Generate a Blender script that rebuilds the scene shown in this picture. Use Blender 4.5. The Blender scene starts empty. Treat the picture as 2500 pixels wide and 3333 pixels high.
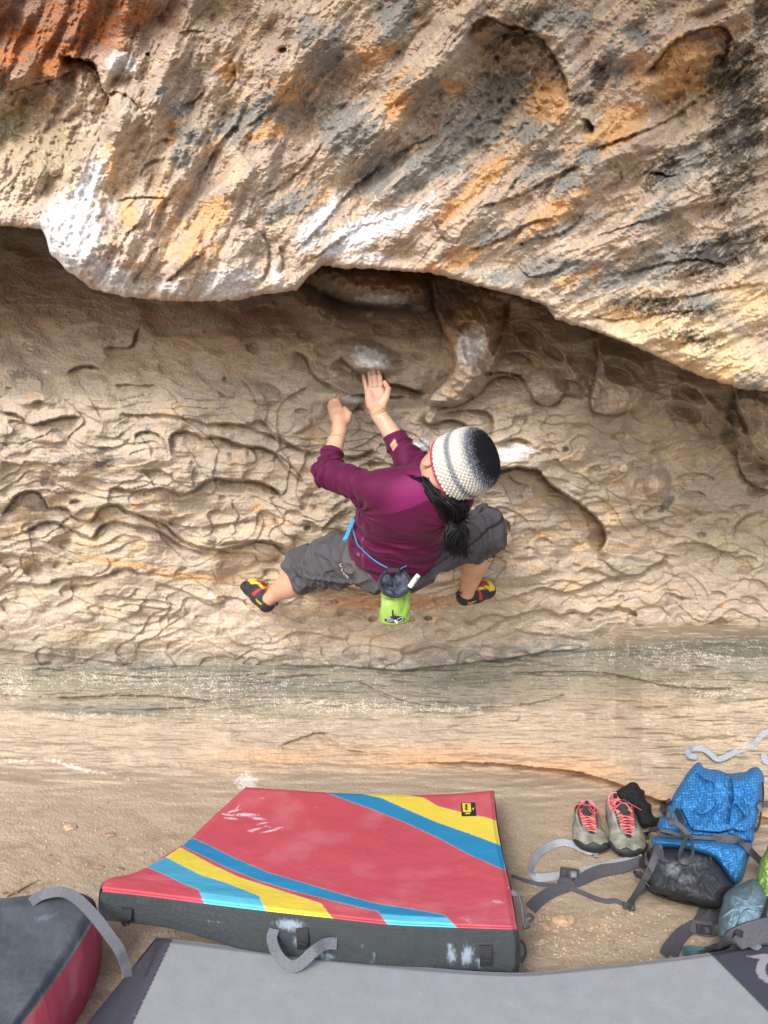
import bpy, bmesh, math, random, os
import numpy as np
from mathutils import Vector, Matrix
random.seed(7)
PI = math.pi
SC = bpy.context.scene
COL = SC.collection
# ------------------------------------------------------------------ camera model
FPX = 2500.0; CU = 1250.0; CV = 1666.5
CAM = np.array([0.0, 0.0, 1.5]); PITCH = math.radians(6.0)
FW = np.array([0, math.cos(PITCH), -math.sin(PITCH)])
UP = np.array([0, math.sin(PITCH), math.cos(PITCH)])
RT = np.array([1.0, 0, 0])
def P(u, v, Z):
    u = np.asarray(u, float); v = np.asarray(v, float); Z = np.asarray(Z, float)
    d = FW + ((u-CU)/FPX)[..., None]*RT + ((CV-v)/FPX)[..., None]*UP
    return CAM + Z[..., None]*d
def PV(u, v, Z): return Vector(P(u, v, Z))
def onz(u, v, z):                       # the point of a level plane seen at that place of the photograph
    d = FW + (u-CU)/FPX*RT + (CV-v)/FPX*UP
    t = (z-CAM[2])/d[2]
    return CAM + t*d
cam = bpy.data.cameras.new('camera'); camo = bpy.data.objects.new('camera', cam); COL.objects.link(camo)
cam.sensor_fit = 'VERTICAL'; cam.sensor_height = 36.0; cam.lens = 36.0*2500/3333
cam.clip_start = 0.05; cam.clip_end = 500
camo.location = CAM; camo.rotation_euler = (PI/2-PITCH, 0, 0)
SC.camera = camo
# ------------------------------------------------------------------ noise in numpy
def _h(ix, iy, iz, seed):
    h = (ix.astype(np.int64)*374761393 + iy.astype(np.int64)*668265263 + iz.astype(np.int64)*2147483647 + seed*1274126177) & 0xffffffff
    h = ((h ^ (h >> 13))*1274126177) & 0xffffffff
    h = (h ^ (h >> 16))
    return (h & 0xffff)/32767.5-1.0
_GA = np.linspace(0, 2*PI, 256, endpoint=False); _GX = np.cos(_GA); _GY = np.sin(_GA)
def vn2(x, y, seed=0):
    x = np.asarray(x, float); y = np.asarray(y, float); x, y = np.broadcast_arrays(x, y)
    ix = np.floor(x); iy = np.floor(y); fx = x-ix; fy = y-iy; xi = ix.astype(np.int64); yi = iy.astype(np.int64)
    def g(dx, dy):
        h = ((xi+dx)*374761393 + (yi+dy)*668265263 + seed*1274126177) & 0xffffffff
        h = ((h ^ (h >> 13))*1274126177) & 0xffffffff
        h = (h >> 12) & 255
        return _GX[h]*(fx-dx)+_GY[h]*(fy-dy)
    sx = fx*fx*fx*(fx*(fx*6-15)+10); sy = fy*fy*fy*(fy*(fy*6-15)+10)
    a = g(0, 0); b = g(1, 0); c = g(0, 1); d = g(1, 1)
    return 1.5*((a+(b-a)*sx)*(1-sy)+(c+(d-c)*sx)*sy)
def fbm(x, y, oct=4, seed=0, gain=.5, lac=2.03):
    s = 0; a = 1; t = 0
    for i in range(oct):
        s = s+a*vn2(x, y, seed+i*17); t += a; a *= gain
        x, y = x*lac*0.96-y*lac*0.28+3.1, x*lac*0.28+y*lac*0.96+1.7
    return s/t
def vn3(x, y, z, seed=0):
    ix = np.floor(x); iy = np.floor(y); iz = np.floor(z); fx = x-ix; fy = y-iy; fz = z-iz
    sx = fx*fx*(3-2*fx); sy = fy*fy*(3-2*fy); sz = fz*fz*(3-2*fz)
    def pl(k):
        a = _h(ix, iy, k, seed); b = _h(ix+1, iy, k, seed); c = _h(ix, iy+1, k, seed); d = _h(ix+1, iy+1, k, seed)
        return (a+(b-a)*sx)*(1-sy)+(c+(d-c)*sx)*sy
    return pl(iz)*(1-sz)+pl(iz+1)*sz
def ss(a, b, x):
    t = np.clip((x-a)/(b-a), 0, 1); return t*t*(3-2*t)
def lerp3(c0, c1, m):
    return c0+(np.asarray(c1, float)-c0)*m[..., None]
# ------------------------------------------------------------------ objects
def tag(o, label=None, cat=None, group=None, kind=None):
    if label: o['label'] = label
    if cat: o['category'] = cat
    if group: o['group'] = group
    if kind: o['kind'] = kind
    return o
def link(o, parent=None):
    COL.objects.link(o)
    if parent is not None: o.parent = parent
    return o
def mesh_np(name, V, F, mat=None, parent=None, col=None, smooth=True, quads=True):
    """V (n,3), F (m,4) or (m,3)"""
    V = np.asarray(V, np.float32); F = np.asarray(F, np.int32)
    me = bpy.data.meshes.new(name); k = F.shape[1]
    me.vertices.add(len(V)); me.vertices.foreach_set('co', V.ravel())
    me.loops.add(F.size); me.loops.foreach_set('vertex_index', F.ravel())
    me.polygons.add(len(F))
    me.polygons.foreach_set('loop_start', np.arange(0, F.size, k, dtype=np.int32))
    me.polygons.foreach_set('loop_total', np.full(len(F), k, np.int32))
    me.update(calc_edges=True); me.validate()
    if smooth: me.polygons.foreach_set('use_smooth', np.ones(len(me.polygons), bool))
    if col is not None and len(me.vertices) == len(V):
        at = me.color_attributes.new('Col', 'FLOAT_COLOR', 'POINT')
        c = np.ones((len(V), 4), np.float32); c[:, :3] = np.clip(col, 0, 1)
        at.data.foreach_set('color', c.ravel())
    o = bpy.data.objects.new(name, me)
    if mat: me.materials.append(mat)
    return link(o, parent)
def grid_faces(nr, nc):
    i = np.arange(nr*nc).reshape(nr, nc)
    return np.stack([i[:-1, :-1].ravel(), i[1:, :-1].ravel(), i[1:, 1:].ravel(), i[:-1, 1:].ravel()], 1)
def empty(name, loc, label=None, cat=None, group=None):
    o = bpy.data.objects.new(name, None); o.empty_display_size = .05; o.location = loc
    COL.objects.link(o); return tag(o, label, cat, group)
# every part's mesh is written in world coordinates: this keeps it there under a parent that stands elsewhere
def seat(o, parent):
    bpy.context.view_layer.update()
    o.parent = parent; o.matrix_parent_inverse = parent.matrix_world.inverted(); return o
# ------------------------------------------------------------------ materials
def nodes(m):
    m.use_nodes = True; nt = m.node_tree
    return nt, nt.nodes, nt.links, nt.nodes['Principled BSDF']
def mat(name, col, rough=.7, noise=.12, scale=60, bump=.0, bscale=200, spec=.3, metal=0, sheen=0, coat=0, obj=True):
    m = bpy.data.materials.new(name); nt, N, L, b = nodes(m)
    b.inputs['Roughness'].default_value = rough; b.inputs['Metallic'].default_value = metal
    b.inputs['Specular IOR Level'].default_value = spec
    if sheen: b.inputs['Sheen Weight'].default_value = sheen; b.inputs['Sheen Roughness'].default_value = .4
    tc = N.new('ShaderNodeTexCoord')
    nz = N.new('ShaderNodeTexNoise'); nz.inputs['Scale'].default_value = scale; nz.inputs['Detail'].default_value = 5
    L.new(tc.outputs['Object'], nz.inputs['Vector'])
    mr = N.new('ShaderNodeMapRange'); L.new(nz.outputs['Fac'], mr.inputs['Value'])
    mr.inputs['From Min'].default_value = .3; mr.inputs['From Max'].default_value = .7
    mr.inputs['To Min'].default_value = 1-noise*1.6; mr.inputs['To Max'].default_value = 1+noise
    mx = N.new('ShaderNodeVectorMath'); mx.operation = 'SCALE'
    mx.inputs[0].default_value = col[:3]; L.new(mr.outputs[0], mx.inputs['Scale'])
    L.new(mx.outputs[0], b.inputs['Base Color'])
    if bump:
        n2 = N.new('ShaderNodeTexNoise'); n2.inputs['Scale'].default_value = bscale; n2.inputs['Detail'].default_value = 4
        L.new(tc.outputs['Object'], n2.inputs['Vector'])
        bp = N.new('ShaderNodeBump'); bp.inputs['Strength'].default_value = bump; bp.inputs['Distance'].default_value = .004
        L.new(n2.outputs['Fac'], bp.inputs['Height']); L.new(bp.outputs[0], b.inputs['Normal'])
    m['colnode'] = mx.name
    return m
def vcmat(name, rough=.85, spec=.2, scale=300, amt=.25, bump=.35, bscale=(120, 420), dist=.006, sheen=0):
    """colour from the mesh's own painted pattern, broken up by grain"""
    m = bpy.data.materials.new(name); nt, N, L, b = nodes(m)
    b.inputs['Roughness'].default_value = rough; b.inputs['Specular IOR Level'].default_value = spec
    if sheen: b.inputs['Sheen Weight'].default_value = sheen
    at = N.new('ShaderNodeVertexColor'); at.layer_name = 'Col'
    tc = N.new('ShaderNodeTexCoord')
    nz = N.new('ShaderNodeTexNoise'); nz.inputs['Scale'].default_value = scale; nz.inputs['Detail'].default_value = 6; nz.inputs['Roughness'].default_value = .65
    L.new(tc.outputs['Object'], nz.inputs['Vector'])
    mr = N.new('ShaderNodeMapRange'); L.new(nz.outputs['Fac'], mr.inputs['Value'])
    mr.inputs['From Min'].default_value = .3; mr.inputs['From Max'].default_value = .7
    mr.inputs['To Min'].default_value = 1-amt; mr.inputs['To Max'].default_value = 1+amt
    mx = N.new('ShaderNodeVectorMath'); mx.operation = 'SCALE'
    L.new(at.outputs['Color'], mx.inputs[0]); L.new(mr.outputs[0], mx.inputs['Scale'])
    L.new(mx.outputs[0], b.inputs['Base Color'])
    if bump:
        prev = None
        for k, s in enumerate(bscale):
            n2 = N.new('ShaderNodeTexNoise'); n2.inputs['Scale'].default_value = s; n2.inputs['Detail'].default_value = 4
            L.new(tc.outputs['Object'], n2.inputs['Vector'])
            bp = N.new('ShaderNodeBump'); bp.inputs['Strength'].default_value = bump; bp.inputs['Distance'].default_value = dist/(k+1)
            L.new(n2.outputs['Fac'], bp.inputs['Height'])
            if prev: L.new(prev.outputs[0], bp.inputs['Normal'])
            prev = bp
        L.new(prev.outputs[0], b.inputs['Normal'])
    return m
# ------------------------------------------------------------------ world and light
w = bpy.data.worlds.new('World'); SC.world = w; w.use_nodes = True
wn = w.node_tree; bg = wn.nodes['Background']
sky = wn.nodes.new('ShaderNodeTexSky'); sky.sky_type = 'NISHITA'; sky.sun_disc = False
SUN_EL, SUN_AZ = 36.0, 200.0          # behind the camera, a little to its left
sky.sun_elevation = math.radians(SUN_EL); sky.sun_rotation = math.radians(SUN_AZ)
sky.air_density = 1.0; sky.dust_density = 2.0; sky.ozone_density = 1.0
wn.links.new(sky.outputs[0], bg.inputs['Color']); bg.inputs['Strength'].default_value = .15
sl = bpy.data.lights.new('sun', 'SUN'); sl.energy = 1.35; sl.angle = math.radians(16); sl.color = (1, .98, .965)
so = bpy.data.objects.new('sun', sl); COL.objects.link(so)
az = math.radians(SUN_AZ); el = math.radians(SUN_EL)
sd = Vector((math.sin(az)*math.cos(el), math.cos(az)*math.cos(el), math.sin(el)))
so.rotation_euler = sd.to_track_quat('Z', 'Y').to_euler()
SC.view_settings.view_transform = 'Standard'; SC.view_settings.look = 'None'
SC.view_settings.exposure = 1.2; SC.view_settings.gamma = 1
# ================================================================== ROCK
def poly(pts, ox=0, oy=0, s=1.0):
    return [(ox+x*s, oy+y*s) for x, y in pts]
def dens(pts, n=5):
    p = np.array(pts, float)
    if len(p) < 3: return p
    q = np.vstack([2*p[0]-p[1], p, 2*p[-1]-p[-2]]); out = []
    for i in range(1, len(q)-2):
        for k in range(n):
            t = k/n
            out.append(.5*((2*q[i])+(-q[i-1]+q[i+1])*t+(2*q[i-1]-5*q[i]+4*q[i+1]-q[i+2])*t*t+(-q[i-1]+3*q[i]-3*q[i+1]+q[i+2])*t**3))
    out.append(p[-1]); return np.array(out)
def crease(U, V, off, pts, d=.03, L=45, lip=.3, soft=3.0, fade=40, wob=4, groove=.22):
    """rock steps back on the right-hand side of the line of travel, easing out again over L"""
    p = dens(pts)
    R = 3.2*L
    m = (U > p[:, 0].min()-R) & (U < p[:, 0].max()+R) & (V > p[:, 1].min()-R) & (V < p[:, 1].max()+R)
    if not m.any(): return
    x = U[m]; y = V[m]
    if wob:
        x, y = x+wob*fbm(x/22, y/22, 4, 91), y+wob*fbm(x/22, y/22, 4, 92)
    best = np.full(len(x), 1e9); side = np.zeros(len(x)); along = np.zeros(len(x))
    acc = 0
    for a, b in zip(p[:-1], p[1:]):
        e = b-a; l = math.hypot(*e)
        if l < 1e-6: continue
        t = np.clip(((x-a[0])*e[0]+(y-a[1])*e[1])/(l*l), 0, 1)
        dx = x-a[0]-t*e[0]; dy = y-a[1]-t*e[1]
        dd = np.sqrt(dx*dx+dy*dy)
        k = dd < best
        best[k] = dd[k]; side[k] = (e[0]*(y[k]-a[1])-e[1]*(x[k]-a[0]))/l; along[k] = acc+t[k]*l
        acc += l
    sd = np.where(side >= 0, best, -best)
    fd = ss(0, fade, along)*ss(0, fade, acc-along)*ss(R, .7*R, best)
    rec = ss(-soft, soft, sd)*(.6*np.exp(-np.maximum(sd, 0)/L)+.4*np.exp(-np.maximum(sd, 0)/(L*.22)))
    lp = ss(soft, -soft, sd)*np.exp(-np.maximum(-sd, 0)/(L*.6))
    off[m] += fd*(d*(rec-lip*lp)+groove*min(d, .06)*np.exp(-((sd-soft)/(soft*1.3))**2))
def pocket(U, V, off, cx, cy, rx, ry, d, ang=0, sharp=.45):
    m = (abs(U-cx) < 2*max(rx, ry)) & (abs(V-cy) < 2*max(rx, ry))
    x = U[m]-cx; y = V[m]-cy; c, s = math.cos(ang), math.sin(ang)
    x, y = (x*c+y*s)/rx, (-x*s+y*c)/ry
    r = np.sqrt(x*x+y*y)+.10*fbm(U[m]/20, V[m]/20, 2, 5)
    # steep at the top rim, shallow below
    k = ss(1.0, 1.0-sharp, r)
    off[m] += d*k*(.75-.45*np.clip(y, -1, 1))
def bump(U, V, off, cx, cy, rx, ry, d, ang=0, p=1.0):
    R = 1.6*max(rx, ry)
    m = (abs(U-cx) < R) & (abs(V-cy) < R)
    x = U[m]-cx; y = V[m]-cy; c, s = math.cos(ang), math.sin(ang)
    x, y = (x*c+y*s)/rx, (-x*s+y*c)/ry
    r2 = x*x+y*y+.15*fbm(U[m]/30, V[m]/30, 2, 6)
    off[m] -= d*np.clip(1-r2, 0, 1)**p
def blob(U, V, cx, cy, rx, ry, ang=0):
    c, s = math.cos(ang), math.sin(ang); x = U-cx; y = V-cy
    x, y = (x*c+y*s)/rx, (-x*s+y*c)/ry
    return np.exp(-(x*x+y*y))
def blobs(U, V, lst):
    s = 0
    for b in lst: s = np.maximum(s, blob(U, V, *b[:5])*(b[5] if len(b) > 5 else 1))
    return s
def axis(lo, hi, a, b, step, grow=1.09):
    core = list(np.arange(a, b+step, step)); l = []; r = []
    x = a; s = step
    while x > lo: s = min(s*grow, 90); x -= s; l.append(x)
    x = core[-1]; s = step
    while x < hi: s = min(s*grow, 90); x += s; r.append(x)
    return np.array(l[::-1]+core+r)
STEP = float(os.environ.get('RSTEP', '3.0'))

# ---------------------------------------------------------------- back wall of the cave
A0 = (0, 900, .603); B0 = (1500, 1100, .603); C0 = (700, 1100, .633)
LA = [(3, [(0,735),(60,735),(120,760),(160,800),(250,780),(330,760),(400,755),(450,765)]),
 (2, [(0,990),(60,1010),(150,1025)]), (2.4, [(350,530),(400,495),(460,480),(540,495),(570,520)]),
 (1.6, [(620,600),(690,580),(750,590),(830,585),(880,600)]),
 (2, [(730,900),(735,850),(790,835),(850,850),(890,890),(915,940),(920,980)]),
 (2.6, [(930,970),(915,880),(940,845),(1000,835),(1060,850),(1100,875),(1150,865),(1220,875),(1300,910),(1400,920),(1480,950),(1540,1020),(1600,1080),(1659,1120)]),
 (2, [(640,730),(700,745),(830,745),(900,745),(1000,765),(1080,780),(1120,800),(1200,790),(1300,800),(1350,795),(1400,775),(1440,800),(1500,880),(1570,900),(1659,950)]),
 (2.2, [(760,1080),(765,1050),(790,1045),(860,1045),(930,1080),(930,1110)]),
 (3, [(570,1145),(640,1140),(700,1155),(800,1150),(870,1140),(940,1160),(990,1175),(1050,1150),(1110,1105),(1180,1090),(1280,1100),(1390,1105),(1460,1130),(1510,1170),(1530,1220)]),
 (4, [(0,1295),(40,1240),(90,1180),(150,1155),(210,1165),(250,1210),(270,1245),(350,1245),(400,1290),(450,1320),(500,1310),(540,1250),(600,1230),(660,1240),(700,1270),(830,1310),(900,1340),(960,1400),(1020,1440),(1100,1460),(1200,1470),(1300,1450),(1400,1425),(1480,1440),(1600,1500)]),
 (3, [(120,1390),(180,1350),(250,1320),(320,1330),(400,1370),(470,1405),(500,1410),(540,1350),(620,1320),(700,1340),(830,1360),(910,1400),(960,1440),(1040,1475),(1160,1500)]),
 (2.2, [(370,1220),(400,1205),(440,1215),(450,1240)]), (2, [(0,1480),(30,1500),(100,1510),(200,1530),(270,1590)]),
 (2.6, [(60,1655),(140,1655),(200,1665),(270,1660),(300,1635),(380,1630),(460,1620),(540,1625),(600,1600),(640,1580),(700,1575),(760,1600),(820,1610)]),
 (1.8, [(500,1730),(600,1720),(700,1740),(800,1745),(880,1755),(960,1780)]),
 (1.8, [(1080,1360),(1150,1345),(1240,1335),(1320,1315),(1400,1320)]), (2.4, [(1480,1280),(1500,1330),(1540,1390),(1600,1410),(1659,1430)]),
 (1.6, [(840,1650),(900,1670),(1000,1700),(1080,1750),(1150,1770),(1250,1740)]), (2.2, [(160,710),(170,690),(210,670),(250,690),(260,720)]),
 (2, [(550,380),(620,380),(700,380),(720,340),(740,300),(760,260)]), (1.5, [(860,1300),(900,1320),(1000,1350),(1100,1360)]),
 (1.5, [(300,1170),(380,1160),(440,1170),(470,1200)]), (1.8, [(330,1700),(400,1670),(470,1665),(560,1640)]), (1.4, [(0,600),(60,600),(90,640)]),
 (1.5, [(0,1570),(80,1560),(120,1580)]), (1.6, [(640,905),(690,880),(720,870)]), (1.4, [(600,1790),(700,1770),(840,1790),(950,1800)])]
LB = [(9, [(150,745),(200,715),(270,700),(350,700),(420,715),(450,750),(500,800),(560,840),(620,880),(690,930),(740,980),(775,1030),(785,1080),(760,1140),(720,1180)]),
 (2, [(240,730),(290,770),(340,790),(390,795)]), (2.2, [(430,855),(500,845),(560,860),(600,900),(610,950)]),
 (2.6, [(180,575),(250,550),(310,540),(365,560),(385,590)]),
 (2.4, [(130,1420),(250,1410),(340,1380),(430,1350),(500,1360),(560,1370),(640,1360),(700,1330),(760,1310),(850,1290),(950,1280),(1000,1260),(1020,1230),(1080,1210),(1110,1140)]),
 (3, [(0,1520),(60,1530),(130,1500),(200,1495),(260,1510),(330,1490),(400,1475),(470,1470),(540,1500),(600,1475),(680,1490),(740,1460),(800,1465),(860,1455),(930,1475),(950,1500),(920,1540)]),
 (1.8, [(280,1570),(360,1590),(440,1600),(520,1610)]), (3, [(1130,1130),(1200,1110),(1270,1105),(1340,1120),(1400,1150),(1480,1155),(1520,1130)]),
 (3, [(1480,1100),(1470,1040),(1490,1000),(1540,960),(1600,940),(1659,920)]), (2, [(1140,770),(1200,740),(1280,730),(1350,745),(1400,780)]),
 (2, [(1170,880),(1180,850),(1240,830),(1310,840),(1345,880)]), (2, [(1205,1020),(1210,1000),(1240,975),(1280,985)]),
 (1.6, [(1480,1220),(1490,1190),(1540,1175),(1590,1190),(1610,1230)]), (1.6, [(720,1190),(780,1210),(830,1250),(900,1280)]),
 (1.6, [(1000,640),(1050,600),(1120,580)]), (2.2, [(1080,1380),(1130,1375),(1190,1400),(1260,1410)]), (1.6, [(1330,1400),(1380,1370),(1420,1380),(1430,1420)]),
 (1.5, [(1200,1540),(1300,1560),(1400,1515),(1450,1550)]), (2, [(500,1240),(530,1200),(500,1185)]), (2, [(960,1020),(1000,990),(1050,990),(1100,970),(1180,960)]),
 (1.6, [(0,1130),(100,1160),(160,1170),(230,1150),(300,1170)]), (2.4, [(1450,960),(1460,920),(1520,900),(1580,905)]), (1.6, [(960,900),(860,920),(760,960)]),
 (1.4, [(1300,1000),(1360,1010),(1420,990)]), (1.5, [(600,1090),(640,1110),(690,1090)]), (1.5, [(1590,1050),(1600,1010),(1659,980)]),
 (2.5, [(1180,1380),(1100,1370),(1060,1390)]), (1.6, [(1190,1150),(1220,1140),(1280,1150)])]
LC = [(7, [(640,80),(690,140),(750,185),(800,188),(860,183),(890,230),(960,245),(1040,270),(1100,290)]),
 (3.2, [(560,220),(620,255),(700,292),(760,290),(900,300),(1000,295)]), (3, [(400,60),(470,100),(500,170),(540,215),(620,255)]),
 (4.5, [(585,300),(640,350),(700,375),(740,340),(780,330)]), (3.5, [(1075,400),(1090,440),(1130,440),(1200,420),(1260,430),(1300,460),(1320,510)]),
 (2.6, [(1160,390),(1290,370),(1390,380),(1430,420),(1430,480),(1400,530)]),
 (2.4, [(0,440),(80,440),(170,450),(230,480),(330,510),(420,560),(500,590),(550,610)]),
 (2.4, [(0,500),(90,530),(170,560),(240,560),(330,600),(400,660),(450,720),(470,780)]),
 (2.6, [(0,720),(100,735),(200,735),(280,760),(340,800),(350,840)]), (3, [(650,600),(720,610),(780,590),(830,560)]),
 (2.2, [(730,660),(760,650),(800,640),(880,640),(900,670)]), (2.4, [(0,1070),(70,1050),(160,1045),(260,1040),(330,1060),(400,1100)]),
 (2.6, [(0,1080),(90,1100),(200,1110),(240,1150),(300,1140),(340,1110)]), (2, [(440,930),(500,950),(540,990),(470,1010)]),
 (1.8, [(0,1330),(60,1330),(140,1345),(200,1400)]), (2, [(350,1560),(370,1530),(430,1515),(520,1520),(620,1545),(700,1550)]),
 (2, [(600,1430),(680,1400),(750,1420),(800,1440),(860,1440)]), (2, [(540,1000),(600,930),(640,900),(700,870)]),
 (2, [(1180,1560),(1280,1550),(1400,1500),(1500,1440),(1600,1430)]), (3, [(1460,930),(1510,950),(1520,1010),(1500,1050)]),
 (4, [(400,1300),(520,1290),(640,1260),(720,1290),(830,1285)]), (1.8, [(900,1600),(1000,1620),(1100,1590),(1200,1600)]),
 (4, [(1115,345),(1180,352),(1250,342),(1310,312),(1350,290),(1420,215),(1500,195),(1580,230)]), (2, [(880,640),(960,660),(1040,640)]),
 (2, [(130,200),(180,250),(220,330),(260,345),(300,320)]), (2.2, [(0,250),(60,300),(120,300)]), (1.6, [(340,330),(420,280),(500,240)])]
def wall_off(U, V):
    off = np.zeros_like(U)
    for d, l in LA: crease(U, V, off, poly(l, *A0), d*.017, 58+8*d)
    for d, l in LB: crease(U, V, off, poly(l, *B0), d*.017, 58+8*d)
    for d, l in LC: crease(U, V, off, poly(l, *C0), d*.017, 50+8*d)
    # tufa that comes down from the roof right of the climber, and the bulges round it
    crease(U, V, off, [(1390, 880), (1408, 930), (1420, 1000), (1450, 1080), (1480, 1150), (1478, 1200), (1440, 1250), (1400, 1290), (1395, 1335)], .10, 110, .6, 5, groove=.1)
    bump(U, V, off, 1545, 1110, 105, 180, .22, .25); bump(U, V, off, 1640, 960, 160, 60, .10, .3)
    bump(U, V, off, 1500, 1255, 120, 50, .08, -.5)
    bump(U, V, off, 1770, 1255, 75, 60, .10)
    crease(U, V, off, [(1560, 1215), (1640, 1210), (1700, 1230), (1740, 1300), (1790, 1320), (1830, 1285), (1850, 1230)], .06, 50)
    crease(U, V, off, [(1600, 1165), (1650, 1150), (1700, 1155), (1735, 1180), (1730, 1210)], .05, 40)
    crease(U, V, off, [(1950, 1100), (1945, 1200), (1925, 1300), (1938, 1340), (2000, 1348), (2080, 1325)], .07, 60, .6)
    bump(U, V, off, 2030, 1240, 110, 110, .09)
    # hanging lobe under the lip
    bump(U, V, off, 1220, 925, 215, 72, .34, .1); bump(U, V, off, 1000, 985, 120, 55, .14, .5); bump(U, V, off, 1350, 950, 60, 45, .08)
    crease(U, V, off, [(1040, 940), (1100, 975), (1200, 995), (1300, 985), (1345, 950)], .07, 60)
    # big lobe at the right edge
    crease(U, V, off, [(2393, 1250), (2405, 1330), (2436, 1390), (2440, 1430), (2470, 1475), (2520, 1505), (2620, 1520)], .15, 60, .5, 5, groove=.1)
    pocket(U, V, off, 2465, 1545, 70, 45, .12); off += .05*blob(U, V, 1550, 1100, 140, 220)*fbm(U/60, V/70, 3, 62)
    crease(U, V, off, [(1660, 960), (1650, 1040), (1625, 1120), (1600, 1180)], .05, 60, .5, 5, groove=.1); crease(U, V, off, [(1480, 925), (1540, 930), (1570, 960), (1555, 1000), (1580, 1040)], .04, 50, .4, 4, groove=.1)
    bump(U, V, off, 2540, 1370, 165, 150, .34, .2, .7)
    bump(U, V, off, 2300, 1330, 50, 40, .09)
    crease(U, V, off, [(2400, 1440), (2405, 1510), (2430, 1560), (2480, 1590), (2560, 1600)], .07, 90)
    # hand hold bulge, chalked
    bump(U, V, off, 1190, 1165, 130, 60, .10, .25)
    bump(U, V, off, 1130, 1300, 60, 26, .05, .1)
    for cx, cy, rx, ry, d in [(109,1859,36,27,.07),(187,1841,17,17,.035),(229,1837,9,8,.02),(245,1637,22,11,.03),(733,1235,9,9,.03),
        (1841,1465,12,12,.05),(1795,1420,18,14,.03),(1590,1217,14,10,.08),(2100,1670,8,8,.03),(2284,1742,16,11,.05),(2022,1944,12,8,.03),(1961,1633,6,5,.02),
        (1213,2015,16,12,.05),(1339,2017,15,10,.06),(1393,2013,17,9,.06),(1440,2027,26,17,.035),(1001,1721,13,10,.04),(1295,1183,26,14,.04),(320,45,6,6,.02),(666,1081,5,5,.02),
        (1920,2020,10,8,.03),(1950,2005,16,8,.035),(1530,1290,14,12,.07),(1640,1530,30,14,.03),(1090,1960,14,8,.02),(300,1980,20,10,.02),(560,1700,14,8,.02),(1860,1990,22,9,.03),
        (1810,1500,10,8,.03),(650,2010,18,9,.02),(480,1610,18,10,.02),(2180,1750,16,9,.02),(1720,1790,20,12,.03),(1690,1620,12,9,.02),(2350,1700,26,16,.03)]:
        pocket(U, V, off, cx, cy, rx, ry, d)
    for cx, cy, rx, ry, d, a in [(856,1286,60,42,.06,.1),(150,1425,75,22,.045,.1),(530,1663,30,15,.025,0),(217,1551,33,15,.03,0),(678,1756,30,18,.03,0),(450,1635,30,12,.03,0),
        (2140,1578,48,56,.10,.2),(2029,1525,11,10,.03,0),(120,1300,80,30,.03,0),(470,1480,70,60,.02,0),(320,1100,60,40,.03,0),(2010,1850,90,30,.03,0),
        (1700,1870,120,40,.04,-.2),(1640,2000,160,30,.03,0),(500,1980,130,30,.03,0),(1900,1880,60,30,.02,0),(1060,1700,60,30,.03,.3),(2260,1640,80,40,.04,0),(2420,1820,90,50,.03,0)]:
        bump(U, V, off, cx, cy, rx, ry, d, a)
    rr = np.random.RandomState(17)
    for k in range(150):                       # scoops and nubs the water left between the ledges
        cx, cy = rr.uniform(-40, 2540), rr.uniform(980, 2110)
        if k % 3 == 0: cx, cy = rr.uniform(1500, 2500), rr.uniform(1180, 1800)
        rx = rr.uniform(10, 42); ry = rx*rr.uniform(.4, .8); dd = rr.uniform(.012, .034)*(rx/30)**.5; an = rr.uniform(-.5, .4)
        if k % 4 < 3: pocket(U, V, off, cx, cy, rx, ry, dd, an, .35)
        else: bump(U, V, off, cx, cy, rx*1.3, ry, dd*.9, an, .7)
    for k in range(26):                        # hanging scoops close under the roof
        cx = rr.uniform(1480, 2420); cy = np.interp(cx, [1480, 2420], [1010, 1330])+rr.uniform(0, 130)
        rx = rr.uniform(35, 95); pocket(U, V, off, cx, cy, rx, rx*rr.uniform(.4, .7), rr.uniform(.03, .075), rr.uniform(.1, .9), .4)
    sb_ = seam(U)-V
    off -= .075*ss(-4, 3, sb_)*np.exp(-np.maximum(sb_, 0)/55)*(.35+.65*ss(900, 1700, U))
    # unnamed ripples: saw-tooth ledges that wander
    lo = .30+.70*ss(1150, 1450, V+60*fbm(U/200, V/200, 2, 3))
    calm = .35+.65*ss(-.1, .3, fbm(U/230, V/150, 3, 40))
    f = V/72+2.1*fbm(U/250, V/120, 1, 11)+.35*fbm(U/70, V/50, 2, 12)+U*.0006
    saw = 1-(f-np.floor(f)); edge = ss(0, .06, f-np.floor(f))
    off += lo*calm*.022*saw*edge
    f = V/40+2.0*fbm(U/150, V/75, 1, 23)+.3*fbm(U/40, V/30, 2, 24)
    fr = f-np.floor(f)
    off += (.25+.75*lo)*ss(-.1, .3, fbm(U/120, V/90, 2, 44))*.006*(1-fr)*ss(0, .08, fr)
    wx = 40*fbm(U/120, V/120, 2, 59); g_ = fbm((U+wx)/230, (V+wx)/120, 1, 58)*2.2; gf = g_-np.floor(g_)
    off += .016*ss(1150, 1420, V)*(1-gf)*ss(0, .05, gf)
    off += .07*fbm(U/330, V/230, 3, 51)+.026*fbm(U/100, V/60, 2, 52)+.0055*fbm(U/24, V/14, 4, 53)+.0034*fbm(U/7, V/5, 3, 54)
    off += .0045*fbm(U/70, V/7, 3, 56)*lo+.003*(1-abs(fbm(U/30, V/9, 3, 57)))
    # dark pitted skin high on the left
    pit = ss(1500, 1050, V)*ss(1300, 500, U)
    off += (.2+pit)*.007*ss(.35, .6, fbm(U/9, V/7, 2, 60))
    return off
SEAM = np.array([(-2000,2040),(0,2112),(200,2135),(400,2160),(700,2172),(1100,2166),(1300,2182),(1600,2150),(1800,2120),(2100,2100),(2500,2085),(4500,2060)], float)
def seam(U): return np.interp(U, SEAM[:, 0], SEAM[:, 1])
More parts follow.
